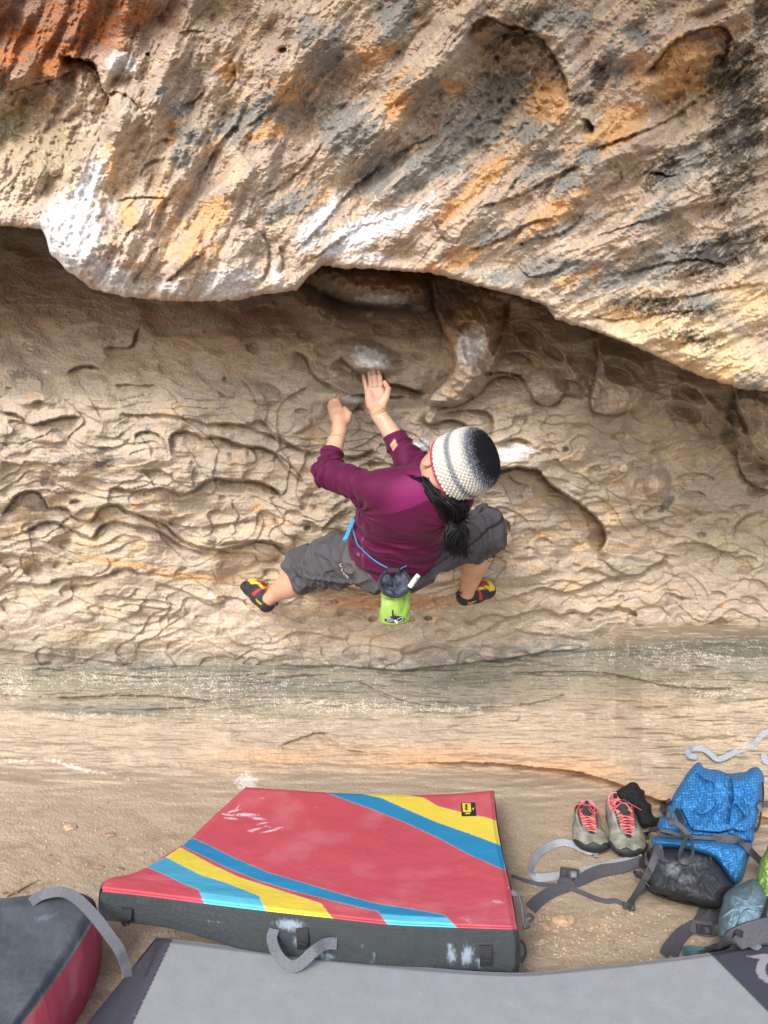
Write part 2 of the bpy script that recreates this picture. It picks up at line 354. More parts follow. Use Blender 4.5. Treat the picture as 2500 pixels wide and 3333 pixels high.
def wall_Z(U, V):
    vv = V-(seam(U)-2130)*ss(1500, 2100, V)
    Z = np.interp(vv, [-400, 300, 600, 800, 950, 1100, 1300, 1500, 1700, 1950, 2050, 2130, 2300], [3.6, 3.5, 3.35, 3.28, 3.16, 3.0, 2.90, 3.01, 3.21, 3.49, 3.59, 3.70, 3.98])
    Z = Z+.22*ss(1300, 0, U)*ss(1500, 950, V)+.12*ss(1500, 2300, U)*ss(1250, 1500, V)*ss(2050, 1700, V)
    Z = Z+.09*blob(U, V, 805, 1895, 120, 90)-.06*blob(U, V, 1215, 1195, 90, 40)-.09*blob(U, V, 1100, 1288, 60, 32)
    Z = Z+.16*ss(1900, 2400, U)*ss(900, 1250, V)*ss(1700, 1300, V)
    return Z
def wall_surface(U, V): return P(U, V, wall_Z(U, V)+wall_off(U, V))
def noiseedge(U, V, m, s=14, amp=.35, seed=70):
    return m+amp*fbm(U/s, V/s, 4, seed)
def wall_col(U, V, off):
    c = np.zeros(U.shape+(3,)); c[:] = (.41, .34, .27)
    n1 = fbm(U/260, V/130, 4, 100); n2 = fbm(U/70, V/40, 4, 101)
    c = lerp3(c, (.49, .40, .31), ss(-.1, .5, n1))
    c = lerp3(c, (.36, .32, .25), ss(.1, .5, n2)*.6)                       # greenish grey bloom
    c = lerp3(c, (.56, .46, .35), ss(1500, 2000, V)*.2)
    c = lerp3(c, (.56, .42, .25), ss(.15, .55, fbm(U/120, V/50, 4, 102)+.3*blobs(U, V, [(1000,1850,500,120,0),(1900,1750,250,220,.5),(300,1750,300,200,0)]))*.65)
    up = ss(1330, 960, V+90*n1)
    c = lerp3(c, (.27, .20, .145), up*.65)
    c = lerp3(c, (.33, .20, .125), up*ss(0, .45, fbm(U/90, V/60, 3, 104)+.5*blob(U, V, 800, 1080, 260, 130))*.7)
    c = lerp3(c, (.42, .22, .11), ss(.5, .8, noiseedge(U, V, blobs(U, V, [(1270,1960,330,45,0,.95),(1560,1030,90,60,.3,.9),(1700,1010,140,50,.4,.6),(1330,890,140,40,.2,.8)])))*.8)
    c = lerp3(c, (.50, .33, .21), ss(.3, .9, noiseedge(U, V, blobs(U, V, [(1545,1060,120,190,.25,1.1),(1230,925,210,60,.1,.9),(1650,960,150,60,.3,.8)])))*.7)  # brighter colour paints light onto the shaded tufa and lobes
    org = blobs(U, V, [(400,1835,160,14,.12,.9),(640,1880,220,20,.1,.85),(840,1655,28,14,-.4,1),(440,1645,26,18,0,.9),(100,1290,50,12,0,.7),(900,1700,140,30,.05,.6),(2050,1780,90,14,-.2,.8),(1000,1990,160,16,0,.6),
        (2110,1640,40,60,0,.5),(1760,1740,40,20,0,.8),(160,1430,60,20,.1,.6),(2350,1970,16,20,0,.9),(720,1760,60,14,0,.5),(1500,1890,80,20,0,.6)])
    c = lerp3(c, (.58, .33, .14), ss(.35, .85, noiseedge(U, V, org, 18, .45, 71))*.8)
    # pale noise streaks, fading in down the lower wall
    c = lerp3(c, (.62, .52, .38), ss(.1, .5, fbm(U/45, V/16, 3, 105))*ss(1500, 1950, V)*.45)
    # black-green lichen specks
    sp = ss(.30, .46, fbm(U/7, V/5, 3, 106)+.35*fbm(U/60, V/40, 2, 107)-.10)
    c = lerp3(c, (.10, .09, .075), sp*.75*(.25+.75*ss(1600, 1000, V)*ss(1400, 700, U)+.4*ss(.2, .5, fbm(U/120, V/80, 2, 120))))
    gl = blobs(U, V, [(330,1470,50,16,-.3,1),(480,1402,14,12,0,1),(350,1505,90,22,-.25,.8),(620,1515,12,30,.3,.9),(745,1478,12,12,0,.9),(805,1475,10,10,0,.9),(370,1570,30,16,0,.7),(60,1220,60,26,0,.8),(2170,1640,40,16,-.8,1.2),
        (215,1500,60,20,-.3,.8),(560,1560,12,20,0,.7),(700,1560,14,14,0,.7)])
    c = lerp3(c, (.13, .125, .11), ss(.45, .7, noiseedge(U, V, gl, 10, .5, 72))*.8)
    # chalk
    ch = blobs(U, V, [(1205,1165,75,45,.3,1.1),(1130,1300,70,20,.05,1.05),(1190,1340,40,16,0,.7),(1090,1290,26,14,0,.8),(975,1120,60,12,.5,.55),(1020,1180,50,14,.9,.5),(1535,1130,55,80,.2,1.35),(1500,1180,26,30,0,.7),
        (1370,1450,60,26,-.2,.9),(1650,1480,90,26,-.1,1.35),(1560,1440,50,26,0,.9),(1000,1370,16,22,0,.6),(960,1400,30,16,0,.5),(985,1235,60,14,.4,.5),(1250,975,110,22,.05,1.1),(1040,1010,60,16,.3,.7),(1540,1590,30,14,0,.5),
        (690,1940,18,12,0,.9),(1080,1215,80,12,.5,.55),(240,1925,120,10,0,.35),(150,1210,40,16,0,.6),(1700,1455,60,16,.2,.9)])
    c = lerp3(c, (.74, .74, .75), ss(.42, .95, noiseedge(U, V, ch, 16, .45, 73))*.92)
    # darker and greyer towards the foot
    st = ss(-95, -8, V-seam(U)+26*fbm(U/70, V/30, 3, 74))
    c = lerp3(c, (.17, .17, .155), st*(.55+.3*ss(900, 1700, U))*ss(-.5, .3, fbm(U/40, V/20, 3, 75)+.2))
    c = lerp3(c, (.14, .115, .09), ss(.42, .62, fbm(U/6, V/4.5, 2, 121))*.6*ss(-.4, .3, fbm(U/100, V/70, 2, 122)))
    c *= (1+.22*fbm(U/6, V/4.5, 2, 108)+.14*fbm(U/40, V/8, 4, 109))[..., None]
    return c
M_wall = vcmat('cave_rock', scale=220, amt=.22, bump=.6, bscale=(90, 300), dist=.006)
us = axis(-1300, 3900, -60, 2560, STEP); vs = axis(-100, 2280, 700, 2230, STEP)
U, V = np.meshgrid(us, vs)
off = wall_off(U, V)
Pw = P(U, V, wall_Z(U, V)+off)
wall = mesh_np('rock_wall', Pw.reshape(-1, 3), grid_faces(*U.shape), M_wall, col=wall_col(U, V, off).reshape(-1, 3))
tag(wall, 'scalloped tan sandstone back wall of the cave behind the climber', 'rock wall', kind='structure')

# ---------------------------------------------------------------- overhang
LIP = np.array([(-1500,600),(-300,690),(0,734),(136,746),(150,775),(162,820),(211,874),(301,942),(407,966),(520,978),(633,982),(784,976),(844,960),(964,946),(1010,895),(1055,862),(1108,874),(1200,874),(1281,881),(1401,889),(1492,912),(1597,942),(1688,964),(1778,995),(1808,1040),(1914,1070),(2019,1108),(2110,1145),(2185,1183),(2291,1228),(2411,1266),(2500,1273),(2700,1330),(4200,1500)], float)
def lipv(U): return np.interp(U, LIP[:, 0], LIP[:, 1])+7*fbm(U/26, U*0, 3, 200)
D5 = (0, 0, .7535); D6 = (1250, 0, .7535)
F5 = [(12, [(250,235),(400,270),(440,370),(470,420),(470,500),(440,590)], 130), (3, [(440,395),(530,405),(590,450),(600,500)], 50), (5, [(0,395),(120,370),(250,330),(330,290)], 110),
 (2.5, [(490,890),(520,860),(600,850),(700,855),(750,860)], 30), (3, [(880,720),(930,640),(1000,560),(1050,530)], 60), (4, [(1290,1070),(1400,960),(1480,860),(1560,780),(1659,700)], 70),
 (4, [(1110,1240),(1140,1180),(1160,1110),(1140,1030),(1080,985),(1020,1010)], 70), (3.5, [(1200,1200),(1220,1120),(1190,1040)], 50), (3, [(1330,1130),(1450,1050),(1560,980),(1659,950)], 50),
 (3, [(560,1230),(620,1150),(660,1080),(700,1050)], 60), (3, [(700,1230),(760,1180),(830,1120),(900,1080)], 60), (2, [(740,150),(850,130),(890,150)], 40), (2.5, [(640,640),(700,600),(760,610)], 40),
 (2, [(150,760),(230,765),(300,740)], 30), (3, [(940,420),(1000,390),(1020,320),(1000,240)][::-1], 60), (2.5, [(760,460),(840,430),(900,370)], 50), (2, [(1050,560),(1200,430),(1300,300)], 40),
 (2.4, [(600,760),(640,700),(720,680)], 40), (2.4, [(1100,870),(1210,800),(1330,700),(1400,600)], 60), (2, [(500,1100),(560,1000),(640,930)], 40), (2.2, [(860,760),(900,700),(920,620)], 50)]
F6 = [(13, [(340,180),(370,130),(400,90),(450,75),(520,100),(600,120),(680,160),(730,230),(770,300),(795,380),(790,440)], 130), (8, [(1120,330),(1200,230),(1260,170),(1350,130),(1450,110),(1495,140),(1490,220),(1450,290)], 110),
 (7, [(840,520),(870,510),(900,540),(900,590)], 50), (4, [(510,210),(520,150),(600,150),(660,200)], 60), (3.5, [(200,950),(260,1040),(330,1060)][::-1], 40), (3, [(350,1080),(440,1060),(560,1000),(640,960),(760,930)], 50),
 (3, [(230,560),(280,530),(300,490)], 30), (3, [(640,1010),(720,1020),(820,970),(860,900)], 50), (3, [(390,900),(560,850),(700,780),(860,700)], 60), (4, [(900,640),(1020,600),(1180,540),(1300,470),(1420,380)], 70),
 (3, [(1000,760),(1030,740),(1020,800)], 30), (3.5, [(1130,760),(1170,740),(1240,760),(1280,740)], 40), (2.5, [(900,1020),(1100,960),(1300,900),(1500,860)], 45), (2.5, [(1000,1200),(1150,1150),(1350,1120),(1500,1150)], 45),
 (2.5, [(570,1130),(620,1190),(740,1170),(800,1100)], 30), (2.2, [(1100,1300),(1300,1280),(1500,1240),(1659,1220)], 40), (2.4, [(880,1360),(1000,1380),(1200,1350),(1400,1340)], 40), (2, [(1200,1490),(1350,1470),(1500,1440)], 35),
 (2.5, [(60,520),(130,420),(240,330),(330,240)], 60), (2.2, [(0,700),(100,640),(240,570)], 50), (2.6, [(520,850),(560,790),(600,760)], 50)]
def face_off(U, V):
    off = np.zeros_like(U)
    for d, l, L in F5: crease(U, V, off, poly(l, *D5), d*.0095, L, wob=9, groove=.12)
    for d, l, L in F6: crease(U, V, off, poly(l, *D6), d*.0095, L, wob=9, groove=.12)
    # rotated frame: streaks fall from upper right to lower left, steep left of centre, flatter to the right
    th = np.interp(U+.3*V, [200, 900, 1600, 2300], [1.25, 1.0, .8, .42])
    c, s = np.cos(th), -np.sin(th)
    # low-shear version: two fixed frames blended
    def ridges(t, seed):
        ct, st = math.cos(t), -math.sin(t)
        a = U*ct+V*st; b = -U*st+V*ct
        r = .11*fbm(a/460, b/130, 3, seed)+.03*(1-abs(fbm(a/330, b/75, 2, seed+8)))
        f = b/95+1.2*fbm(a/300, b/110, 3, seed+1); fr = f-np.floor(f)
        r = r+.024*(1-fr)*ss(0, .2, fr)*ss(-.1, .35, fbm(a/200, b/100, 2, seed+2))
        f = b/38+1.3*fbm(a/120, b/45, 3, seed+3); fr = f-np.floor(f)
        r = r+.012*(1-fr)*ss(0, .2, fr)*ss(-.2, .3, fbm(a/120, b/60, 2, seed+4))
        return r+.008*fbm(a/80, b/13, 4, seed+5)
    k1 = ss(500, 1500, U); k2 = ss(1600, 2200, U+.6*V-300)
    smooth_ = 1-.5*np.clip(blobs(U, V, [(230,760,120,170,.25,1.2),(1230,750,230,70,-.32,1.2),(1040,710,50,120,.75),(740,925,150,60,-.2),(120,430,200,160,0),(2290,290,220,110,-.55),(1690,280,180,220,.3,.7)]), 0, 1)
    off += ridges(1.15, 300)*(1-k1)+ridges(.78, 320)*k1*(1-k2)+ridges(.42, 340)*k1*k2
    off *= smooth_
    off += .085*fbm(U/270, V/250, 2, 301)+.028*fbm(U/75, V/75, 4, 302)+.011*fbm(U/24, V/20, 4, 303)*.95+.0062*fbm(U/9, V/8, 3, 304)+.006*(1-abs(fbm(U/34, V/26, 4, 306)))**3
    bump(U, V, off, 1650, 290, 200, 270, -.22, .3, 1.5); bump(U, V, off, 2270, 300, 260, 120, -.17, -.6, 1.5); bump(U, V, off, 1050, 330, 260, 110, -.10, -.9, 1.4); bump(U, V, off, 1200, 560, 300, 90, -.08, -.7, 1.4); bump(U, V, off, 1420, 200, 300, 70, .09, -1.0, 1.3); bump(U, V, off, 1950, 560, 360, 70, .08, -.7, 1.3); bump(U, V, off, 130, 400, 240, 170, -.12, .2, 1.5)
    bump(U, V, off, 1480, 760, 190, 60, .03, -.6); bump(U, V, off, 290, 800, 150, 220, .10, -.3); bump(U, V, off, 620, 880, 250, 90, .05)
    bump(U, V, off, 400, 190, 90, 70, .06); bump(U, V, off, 400, 420, 70, 120, .05)
    pocket(U, V, off, 480, 178, 9, 8, .04); pocket(U, V, off, 1700, 795, 8, 6, .03); pocket(U, V, off, 920, 165, 18, 12, .04)
    return off
def face_Z(U, V):
    Z = np.interp(V, [-4200, -1500, -600, 0, 400, 800, 1000, 1300], [.9, 1.65, 1.93, 2.08, 2.17, 2.26, 2.32, 2.40])
    Z = Z+.10*ss(700, 0, U)*ss(900, 200, V)-.05*ss(1500, 2500, U)-.05*blob(U, V, 650, 850, 400, 220)
    return Z
def face_col(U, V):
    c = np.zeros(U.shape+(3,)); c[:] = (.50, .395, .30)
    c = lerp3(c, (.40, .315, .255), ss(-.3, .3, fbm(U/140, V/140, 4, 400)))
    ct, st = math.cos(.72), -math.sin(.72); a = U*ct+V*st; b = -U*st+V*ct
    c = lerp3(c, (.63, .54, .42), ss(-.05, .4, fbm(a/130, b/20, 5, 401))*.7)
    og = blobs(U, V, [(960,280,90,60,-.5,1),(1310,310,120,60,-.8,.9),(1480,270,60,90,.3,.6),(1780,330,90,90,.2,1.0),(1600,560,120,35,-.7,1),(1500,660,130,40,-.8,1),(2200,230,170,110,-.5,1),(2000,420,180,70,-.65,1),(1800,700,160,50,-.7,.9),
        (700,700,60,110,.2,.8),(560,420,30,60,.1,.9),(860,420,90,60,-.3,.9),(400,870,60,50,0,.6),(640,780,120,100,0,.7),(1150,930,200,40,-.2,.8),(1500,840,150,45,-.3,.8),(2300,1180,170,70,.4,1.2),(2440,980,100,60,0,1),(2100,1030,140,40,.2,.8),
        (1010,650,80,90,-.8,.8),(350,520,26,60,.1,1.2),(100,350,120,60,0,.6),(750,240,60,80,0,.6),(1900,900,120,30,-.3,.8),(1230,160,120,60,-.9,.8),(520,640,24,60,.2,.8),(1380,480,100,30,-.8,.6),(2350,90,120,40,0,.6),(420,690,30,60,0,.9)])
    no = fbm(U/70, V/50, 5, 402)
    c = lerp3(c, (.62, .36, .165), ss(.30, .76, og+.60*no)*.85)
    c = lerp3(c, (.66, .48, .29), ss(.05, .5, fbm(a/150, b/40, 4, 420))*.45)
    c = lerp3(c, (.52, .22, .09), ss(.36, .55, fbm(U/26, V/30, 4, 403)+.25*no)*.6)
    # grey lichen in ragged diagonal patches
    gr = blobs(U, V, [(580,360,50,30,-.5,.9),(620,440,60,40,0,.9),(600,520,60,36,.2,.8),(820,380,120,60,-.5,.85),(760,430,60,40,0,.8),(1130,420,100,120,-.7,1),(1050,200,130,60,-.9,1),(1010,110,60,60,0,.8),(1250,560,110,60,-.7,.95),(1620,310,130,70,-.6,1.1),
        (1480,470,220,80,-.6,1.15),(1380,560,160,50,-.55,1),(1720,430,60,50,0,1),(1760,540,90,40,-.6,.9),(960,660,110,45,-.5,.95),(900,700,60,50,0,.7),(1290,60,80,110,.2,.9),(1800,60,150,50,0,.9),(2000,200,50,80,.3,.9),(1920,500,60,40,-.6,1),
        (1850,590,60,26,-.8,1),(2230,540,150,60,-.8,.9),(2380,250,80,120,0,.7),(1800,760,180,26,-.4,.8),(2050,900,200,40,-.2,1),(1760,880,190,35,-.15,1),(2200,830,200,45,-.1,.9),(2450,1240,60,36,0,1),(1960,980,150,28,.1,.7),(2300,990,120,40,0,.8),
        (1380,290,80,60,0,.8),(2070,110,60,40,0,.8),(520,300,30,26,0,.8),(2440,420,60,90,0,.7),(1600,770,80,26,-.3,.8),(2120,700,110,35,-.4,.8)])
    ng = fbm(a/80, b/20, 5, 404)+.55*fbm(U/14, V/14, 4, 405)
    g = ss(.36, .56, gr*.98+.72*ng)
    c = lerp3(c, (.25, .25, .235), g*(.70+.25*ss(-.3, .3, ng)))
    t2 = .30; a2 = U*math.cos(t2)-V*math.sin(t2); b2 = U*math.sin(t2)+V*math.cos(t2)
    lo_ = blobs(U, V, [(2230,1110,380,120,.3,1.1),(2450,980,160,110,0,1),(1950,1010,200,60,.25,.8)]); nl = fbm(a2/70, b2/9, 4, 430)
    c = lerp3(c, (.74, .58, .37), ss(.35, .9, lo_+.3*fbm(U/60, V/40, 3, 431))*.75)
    c = lerp3(c, (.09, .08, .07), ss(.38, .60, nl+.25*lo_+.25*fbm(U/120, V/60, 2, 432)-.10)*ss(.3, .8, lo_)*.75)
    # black varnish to the right
    bl = blobs(U, V, [(2400,420,140,420,.15,.85),(2150,560,130,60,-.7,.8),(2350,820,240,90,-.3,.9),(1950,250,36,60,0,1.1),(1900,320,60,40,0,.9),(2150,1000,260,60,.1,.75),(2350,200,40,30,-.6,1.2),(1780,620,70,22,-.9,.8),(2250,1100,200,40,.3,.7),(620,440,30,36,0,.7),(2480,60,40,140,0,.9)])
    nb = fbm(a/40, b/12, 4, 406)+.7*fbm(U/7, V/6, 3, 407)
    c = lerp3(c, (.05, .045, .04), ss(.50, .72, bl+.42*nb)*.85)
    c = lerp3(c, (.70, .60, .44), ss(.15, .5, fbm(a/50, b/9, 3, 408))*ss(.3, .9, bl+gr*.3)*.5)
    # rust-red ceiling at top left
    rd = ss(.35, .95, blobs(U, V, [(60,120,420,170,0,1.25),(320,60,300,110,0,1.1)])+.3*fbm(U/90, V/60, 3, 409))
    c = lerp3(c, (.24, .11, .065), rd*.8)
    c = lerp3(c, (.40, .145, .045), rd*ss(0, .4, fbm(U/130, V/40, 3, 410)+.25)*.8)
    c = lerp3(c, (.30, .20, .15), ss(.2, .8, blob(U, V, 80, 50, 200, 60)+.3*no)*.4)
    c = lerp3(c, (.36, .29, .19), ss(.3, .9, blob(U, V, 110, 480, 220, 180)+.25*no)*.7)
    # chalk
    ch = blobs(U, V, [(230,760,105,130,.25,1.5),(280,620,45,150,.45,1.1),(360,900,120,60,.5,1.0),(740,925,130,60,-.2,1.05),(900,900,26,90,-.2,.8),(1040,710,34,120,.75,1.15),(1000,780,30,60,.6,1.0),(1230,730,190,46,-.32,1.35),(1130,800,110,30,-.25,1.0),
        (1400,650,60,30,-.6,.7),(395,205,70,42,.1,1.0),(360,680,26,60,.2,.7),(560,940,90,30,.2,.8),(1560,880,60,16,.2,.5),(1190,840,120,26,0,.75),(1700,1010,100,24,.2,.5),(1000,560,40,26,0,.3)])
    chm = ss(.25, 1.0, ch+.40*fbm(U/26, V/22, 5, 411)+.2*fbm(a/70, b/12, 3, 412))
    c = lerp3(c, (.70, .70, .715), chm*(.80+.18*ss(-.3, .3, fbm(U/9, V/8, 3, 415))))
    c *= (1+.24*fbm(U/7, V/6, 3, 413)+.10*fbm(U/26, V/22, 3, 414))[..., None]
    return c
us = axis(-1500, 4000, -60, 2560, STEP)
nface = int(1330/STEP); tt = np.linspace(0, 1, nface)
lv = lipv(us)
U = np.tile(us, (nface, 1)); V = -60+(lv[None, :]+60)*tt[:, None]
Uu, Vu = np.meshgrid(us, -60-np.cumsum(STEP*1.06**np.arange(1, 75)).clip(0, 4200)[::-1])
U = np.vstack([Uu, U]); V = np.vstack([Vu, V])
d_lip = (lv[None, :]-V)
fo = face_off(U, V)
Rl = 46.0
s_ = np.clip(1-d_lip/Rl, 0, 1)
Zf = face_Z(U, V)+fo*(.35+.65*ss(0, 60, d_lip))+.05*(1-np.sqrt(np.clip(1-s_*s_, 0, 1)))
Pf = P(U, V, Zf); Cf = face_col(U, V)
# underside: from the lip back into the cave, rising a little
rows = []; cols = []
Plip = Pf[-1]; lipZ = Zf[-1]; nu = 60
for k in range(1, nu+1):
    t = k/nu; back = 1.5*t**1.3
    x = Plip[:, 0]*(1+.25*t); y = Plip[:, 1]+back
    n = fbm(x*6, y*6+9, 4, 501)
    z = Plip[:, 2]+.30*back+.05*ss(0, .1, t)+.05*n*ss(0, .15, t)
    rows.append(np.stack([x, y, z], -1))
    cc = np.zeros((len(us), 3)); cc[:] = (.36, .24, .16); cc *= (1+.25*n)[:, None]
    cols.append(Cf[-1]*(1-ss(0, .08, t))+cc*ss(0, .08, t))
Pf = np.concatenate([Pf, np.array(rows)]); Cf = np.concatenate([Cf, np.array(cols)])
top = Pf[0]; rows = []; cols = []           # the roof goes on over the shelf, out above the camera
for k in range(24, 0, -1):
    t = k/24
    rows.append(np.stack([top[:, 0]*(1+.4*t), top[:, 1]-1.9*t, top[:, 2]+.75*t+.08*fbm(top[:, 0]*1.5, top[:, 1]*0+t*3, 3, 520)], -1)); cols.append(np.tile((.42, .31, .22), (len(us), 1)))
Pf = np.concatenate([np.array(rows), Pf]); Cf = np.concatenate([np.array(cols), Cf])
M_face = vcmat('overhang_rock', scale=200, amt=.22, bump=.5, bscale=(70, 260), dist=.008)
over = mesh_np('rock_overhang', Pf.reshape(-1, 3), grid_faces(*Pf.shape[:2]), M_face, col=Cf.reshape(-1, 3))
tag(over, 'orange and grey streaked sandstone overhang with white chalk patches above the cave', 'rock overhang', kind='structure')

# ---------------------------------------------------------------- ground: sandy shelf and the rock slab that rises to the wall
LEDGE = np.array([(-2000,2440),(0,2468),(300,2478),(750,2498),(844,2490),(1050,2478),(1300,2486),(1401,2482),(1600,2484),(1808,2503),(1900,2518),(2004,2549),(2090,2590),(2170,2612),(2260,2640),(2400,2660),(4500,2700)], float)
def ledge(U): return np.interp(U, LEDGE[:, 0], LEDGE[:, 1])
def ground_z(U, V):
    le = ledge(U)
    d = le-V                                      # >0 above the ledge (farther away)
    z = np.interp(d, [-1500, -260, -130, -30, 0, 60, 190, 320, 400, 520], [0, 0, .012, .035, .05, .09, .225, .375, .45, .56])
    z = z+.03*ss(1300, 2300, U)*ss(-340, -60, d)
    d = d+(4*fbm(U/40, U*0+.5, 3, 600)+2*fbm(U/9, U*0+.5, 2, 606))*ss(60, 0, abs(d))
    und = ss(1100, 1900, U)                       # the ledge is a real step to the right, a soft roll to the left
    z = z-(.045*und+.006)*ss(4, -4, d)*np.exp(-np.maximum(-d, 0)/90)
    z = z+.018*fbm(U/420, V/60, 3, 601)*ss(-200, 60, d)+.010*fbm(U/160, V/22, 4, 602)*ss(-250, 20, d)+(.006*fbm(U/70, V/7, 4, 603)+.004*(1-abs(fbm(U/120+V/30, V/11-U/300, 3, 608))))*ss(-70, 30, d)
    z = z+.008*fbm(U/210, V/90, 3, 604)*ss(-60, -260, d)+.0016*fbm(U/10, V/5, 3, 605)+.0016*fbm(U/60+V/40, V/16-U/40, 4, 607)*ss(-60, -260, d)
    # strata lips on the slab
    for l, dd in (([(0,2262),(200,2270),(420,2262),(640,2275),(720,2300)], .010), ([(1650,2190),(1900,2185),(2050,2205),(2200,2235),(2400,2240)], .010),
                  ([(1600,2340),(1680,2345),(1700,2310)], .008), ([(900,2430),(1050,2385),(1130,2440),(1300,2460)], .010), ([(1150,2210),(1350,2290),(1650,2300),(1850,2260)], .008), ([(100,2170),(500,2205),(900,2190)], .006)):
        o = np.zeros_like(U); crease(U, V, o, l, dd, 26, .3, 3); z = z-o
    return z
def ground_col(U, V, z, X, Y):
    c = np.zeros(U.shape+(3,)); c[:] = (.345, .275, .20)
    d = ledge(U)-V
    n = fbm(U/300, V/40, 4, 610)
    c = lerp3(c, (.40, .32, .235), ss(-.2, .4, n))
    c = lerp3(c, (.29, .235, .17), ss(.0, .5, fbm(U/200, V/18, 4, 611))*.7)
    c = lerp3(c, (.50, .30, .17), ss(70, 10, abs(d-18))*ss(500, 1000, U)*(.3+.5*ss(-.2, .3, n))*ss(3000, 1900, U))
    c = lerp3(c, (.48, .29, .16), ss(13, 4, abs(d-3))*ss(1150, 1500, U)*.8)
    c = lerp3(c, (.56, .48, .38), ss(.28, .55, fbm(U/70, V/8, 3, 612))*ss(0, 80, d)*.5)
    c = lerp3(c, (.20, .16, .12), ss(.25, .6, fbm(U/110+V/60, V/9-U/260, 4, 621))*.45)
    # dirt
    dr = ss(-40, -200, d+60*fbm(U/150, V/60, 3, 613))
    c = lerp3(c, (.37, .29, .205), dr*.7*(.4+.6*ss(1500, 300, U)))
    c = lerp3(c, (.25, .19, .135), dr*ss(.1, .5, fbm(X*9+Y*3, Y*16, 4, 614))*.7*ss(1400, 300, U))
    c = lerp3(c, (.37, .29, .20), ss(.3, .9, blob(U, V, 1900, 3000, 320, 130)+.3*n)*.8)
    # grey-green band at the wall's foot and its specks of white lichen
    sb = V-seam(U)
    band = ss(-60, 0, sb)*ss(210, 90, sb+45*fbm(U/120, V/40, 3, 615))
    c = lerp3(c, (.21, .19, .145), band*.9)
    dk = np.maximum(blobs(U, V, [(330,2310,420,26,.02,1),(900,2230,420,36,.05,.9),(1500,2215,300,30,-.08,.9),(1500,2290,260,22,0,.8),(2250,2120,420,22,-.05,1.1),(2300,2270,160,20,.1,.7),(700,2180,700,16,0,.9)]), ss(26, 0, abs(sb-6))*.9)
    c = lerp3(c, (.145, .142, .12), ss(.35, .9, dk+.35*fbm(U/60, V/16, 4, 616))*.7)
    wl = blobs(U, V, [(40,2230,60,50,0,1.3),(250,2330,300,18,.02,.9),(800,2345,260,30,.15,.9),(1100,2300,420,26,.05,1),(1450,2310,300,20,.03,1),(2250,2235,120,16,.1,.9),(1900,2340,400,18,0,.7),(2350,2260,130,30,0,1),(700,2230,300,40,0,.6),(2250,2130,300,40,0,.6),(2400,2400,120,40,.4,.8),(400,2210,300,30,0,.7)])
    sp = fbm(U/3.2, V/3.2, 1, 617)*.8+.35*fbm(U/26, V/14, 2, 618)
    c = lerp3(c, (.62, .57, .48), ss(.46, .60, .36*np.clip(wl+.45*band, 0, 1.2)+.62*sp)*.8)
    c = lerp3(c, (.72, .70, .68), ss(.5, .9, noiseedge(U, V, blobs(U, V, [(800,2545,50,40,0,1),(260,2500,220,12,.25,.8),(60,2480,160,12,0,.7),(420,2540,90,12,.4,.6)]), 14, .5, 76))*.65)
    # grit
    c = lerp3(c, (.66, .54, .40), ss(.55, .7, vn2(U/4, V/3, 619))*dr*.5)
    c *= (1+.15*fbm(U/8, V/4.5, 3, 620)+.12*fbm(U/60, V/12, 3, 622))[..., None]
    return c
M_ground = vcmat('sandstone_ground', scale=160, amt=.14, bump=.4, bscale=(110, 330), dist=.006)
us = axis(-1700, 4300, -60, 2560, STEP); vs = axis(2010, 4300, 2015, 3400, STEP*.9)
U, V = np.meshgrid(us, vs)
gz = ground_z(U, V)
d = FW+((U-CU)/FPX)[..., None]*RT+((CV-V)/FPX)[..., None]*UP
t_ = (gz-CAM[2])/np.minimum(d[..., 2], -.05)
Pg = CAM+t_[..., None]*d
Cg = ground_col(U, V, gz, Pg[..., 0], Pg[..., 1])
last = Pg[-1]; rows = []; cols = []
for k in range(1, 31):
    t = (k/30)**3
    rows.append(np.stack([last[:, 0]*(1+60*t), last[:, 1]-70*t, np.zeros(len(us))+.03*math.sin(k*2.1)*min(1, k/10)-.0*t], -1))
    cols.append(np.tile((.38, .31, .24), (len(us), 1)))
Pg = np.concatenate([Pg, np.array(rows)]); Cg = np.concatenate([Cg, np.array(cols)])
grd = mesh_np('ground', Pg.reshape(-1, 3), grid_faces(*Pg.shape[:2]), M_ground, col=Cg.reshape(-1, 3))
tag(grd, 'sandy ground and smooth banded sandstone slab rising to the foot of the cave wall', 'ground', kind='structure')
def gpt(u, v, lift=0.0):
    """point of the ground seen there"""
    U_ = np.array([[float(u)]]); V_ = np.array([[float(v)]])
    z = float(ground_z(U_, V_)[0, 0])
    return Vector(onz(u, v, z)) + Vector((0, 0, lift))
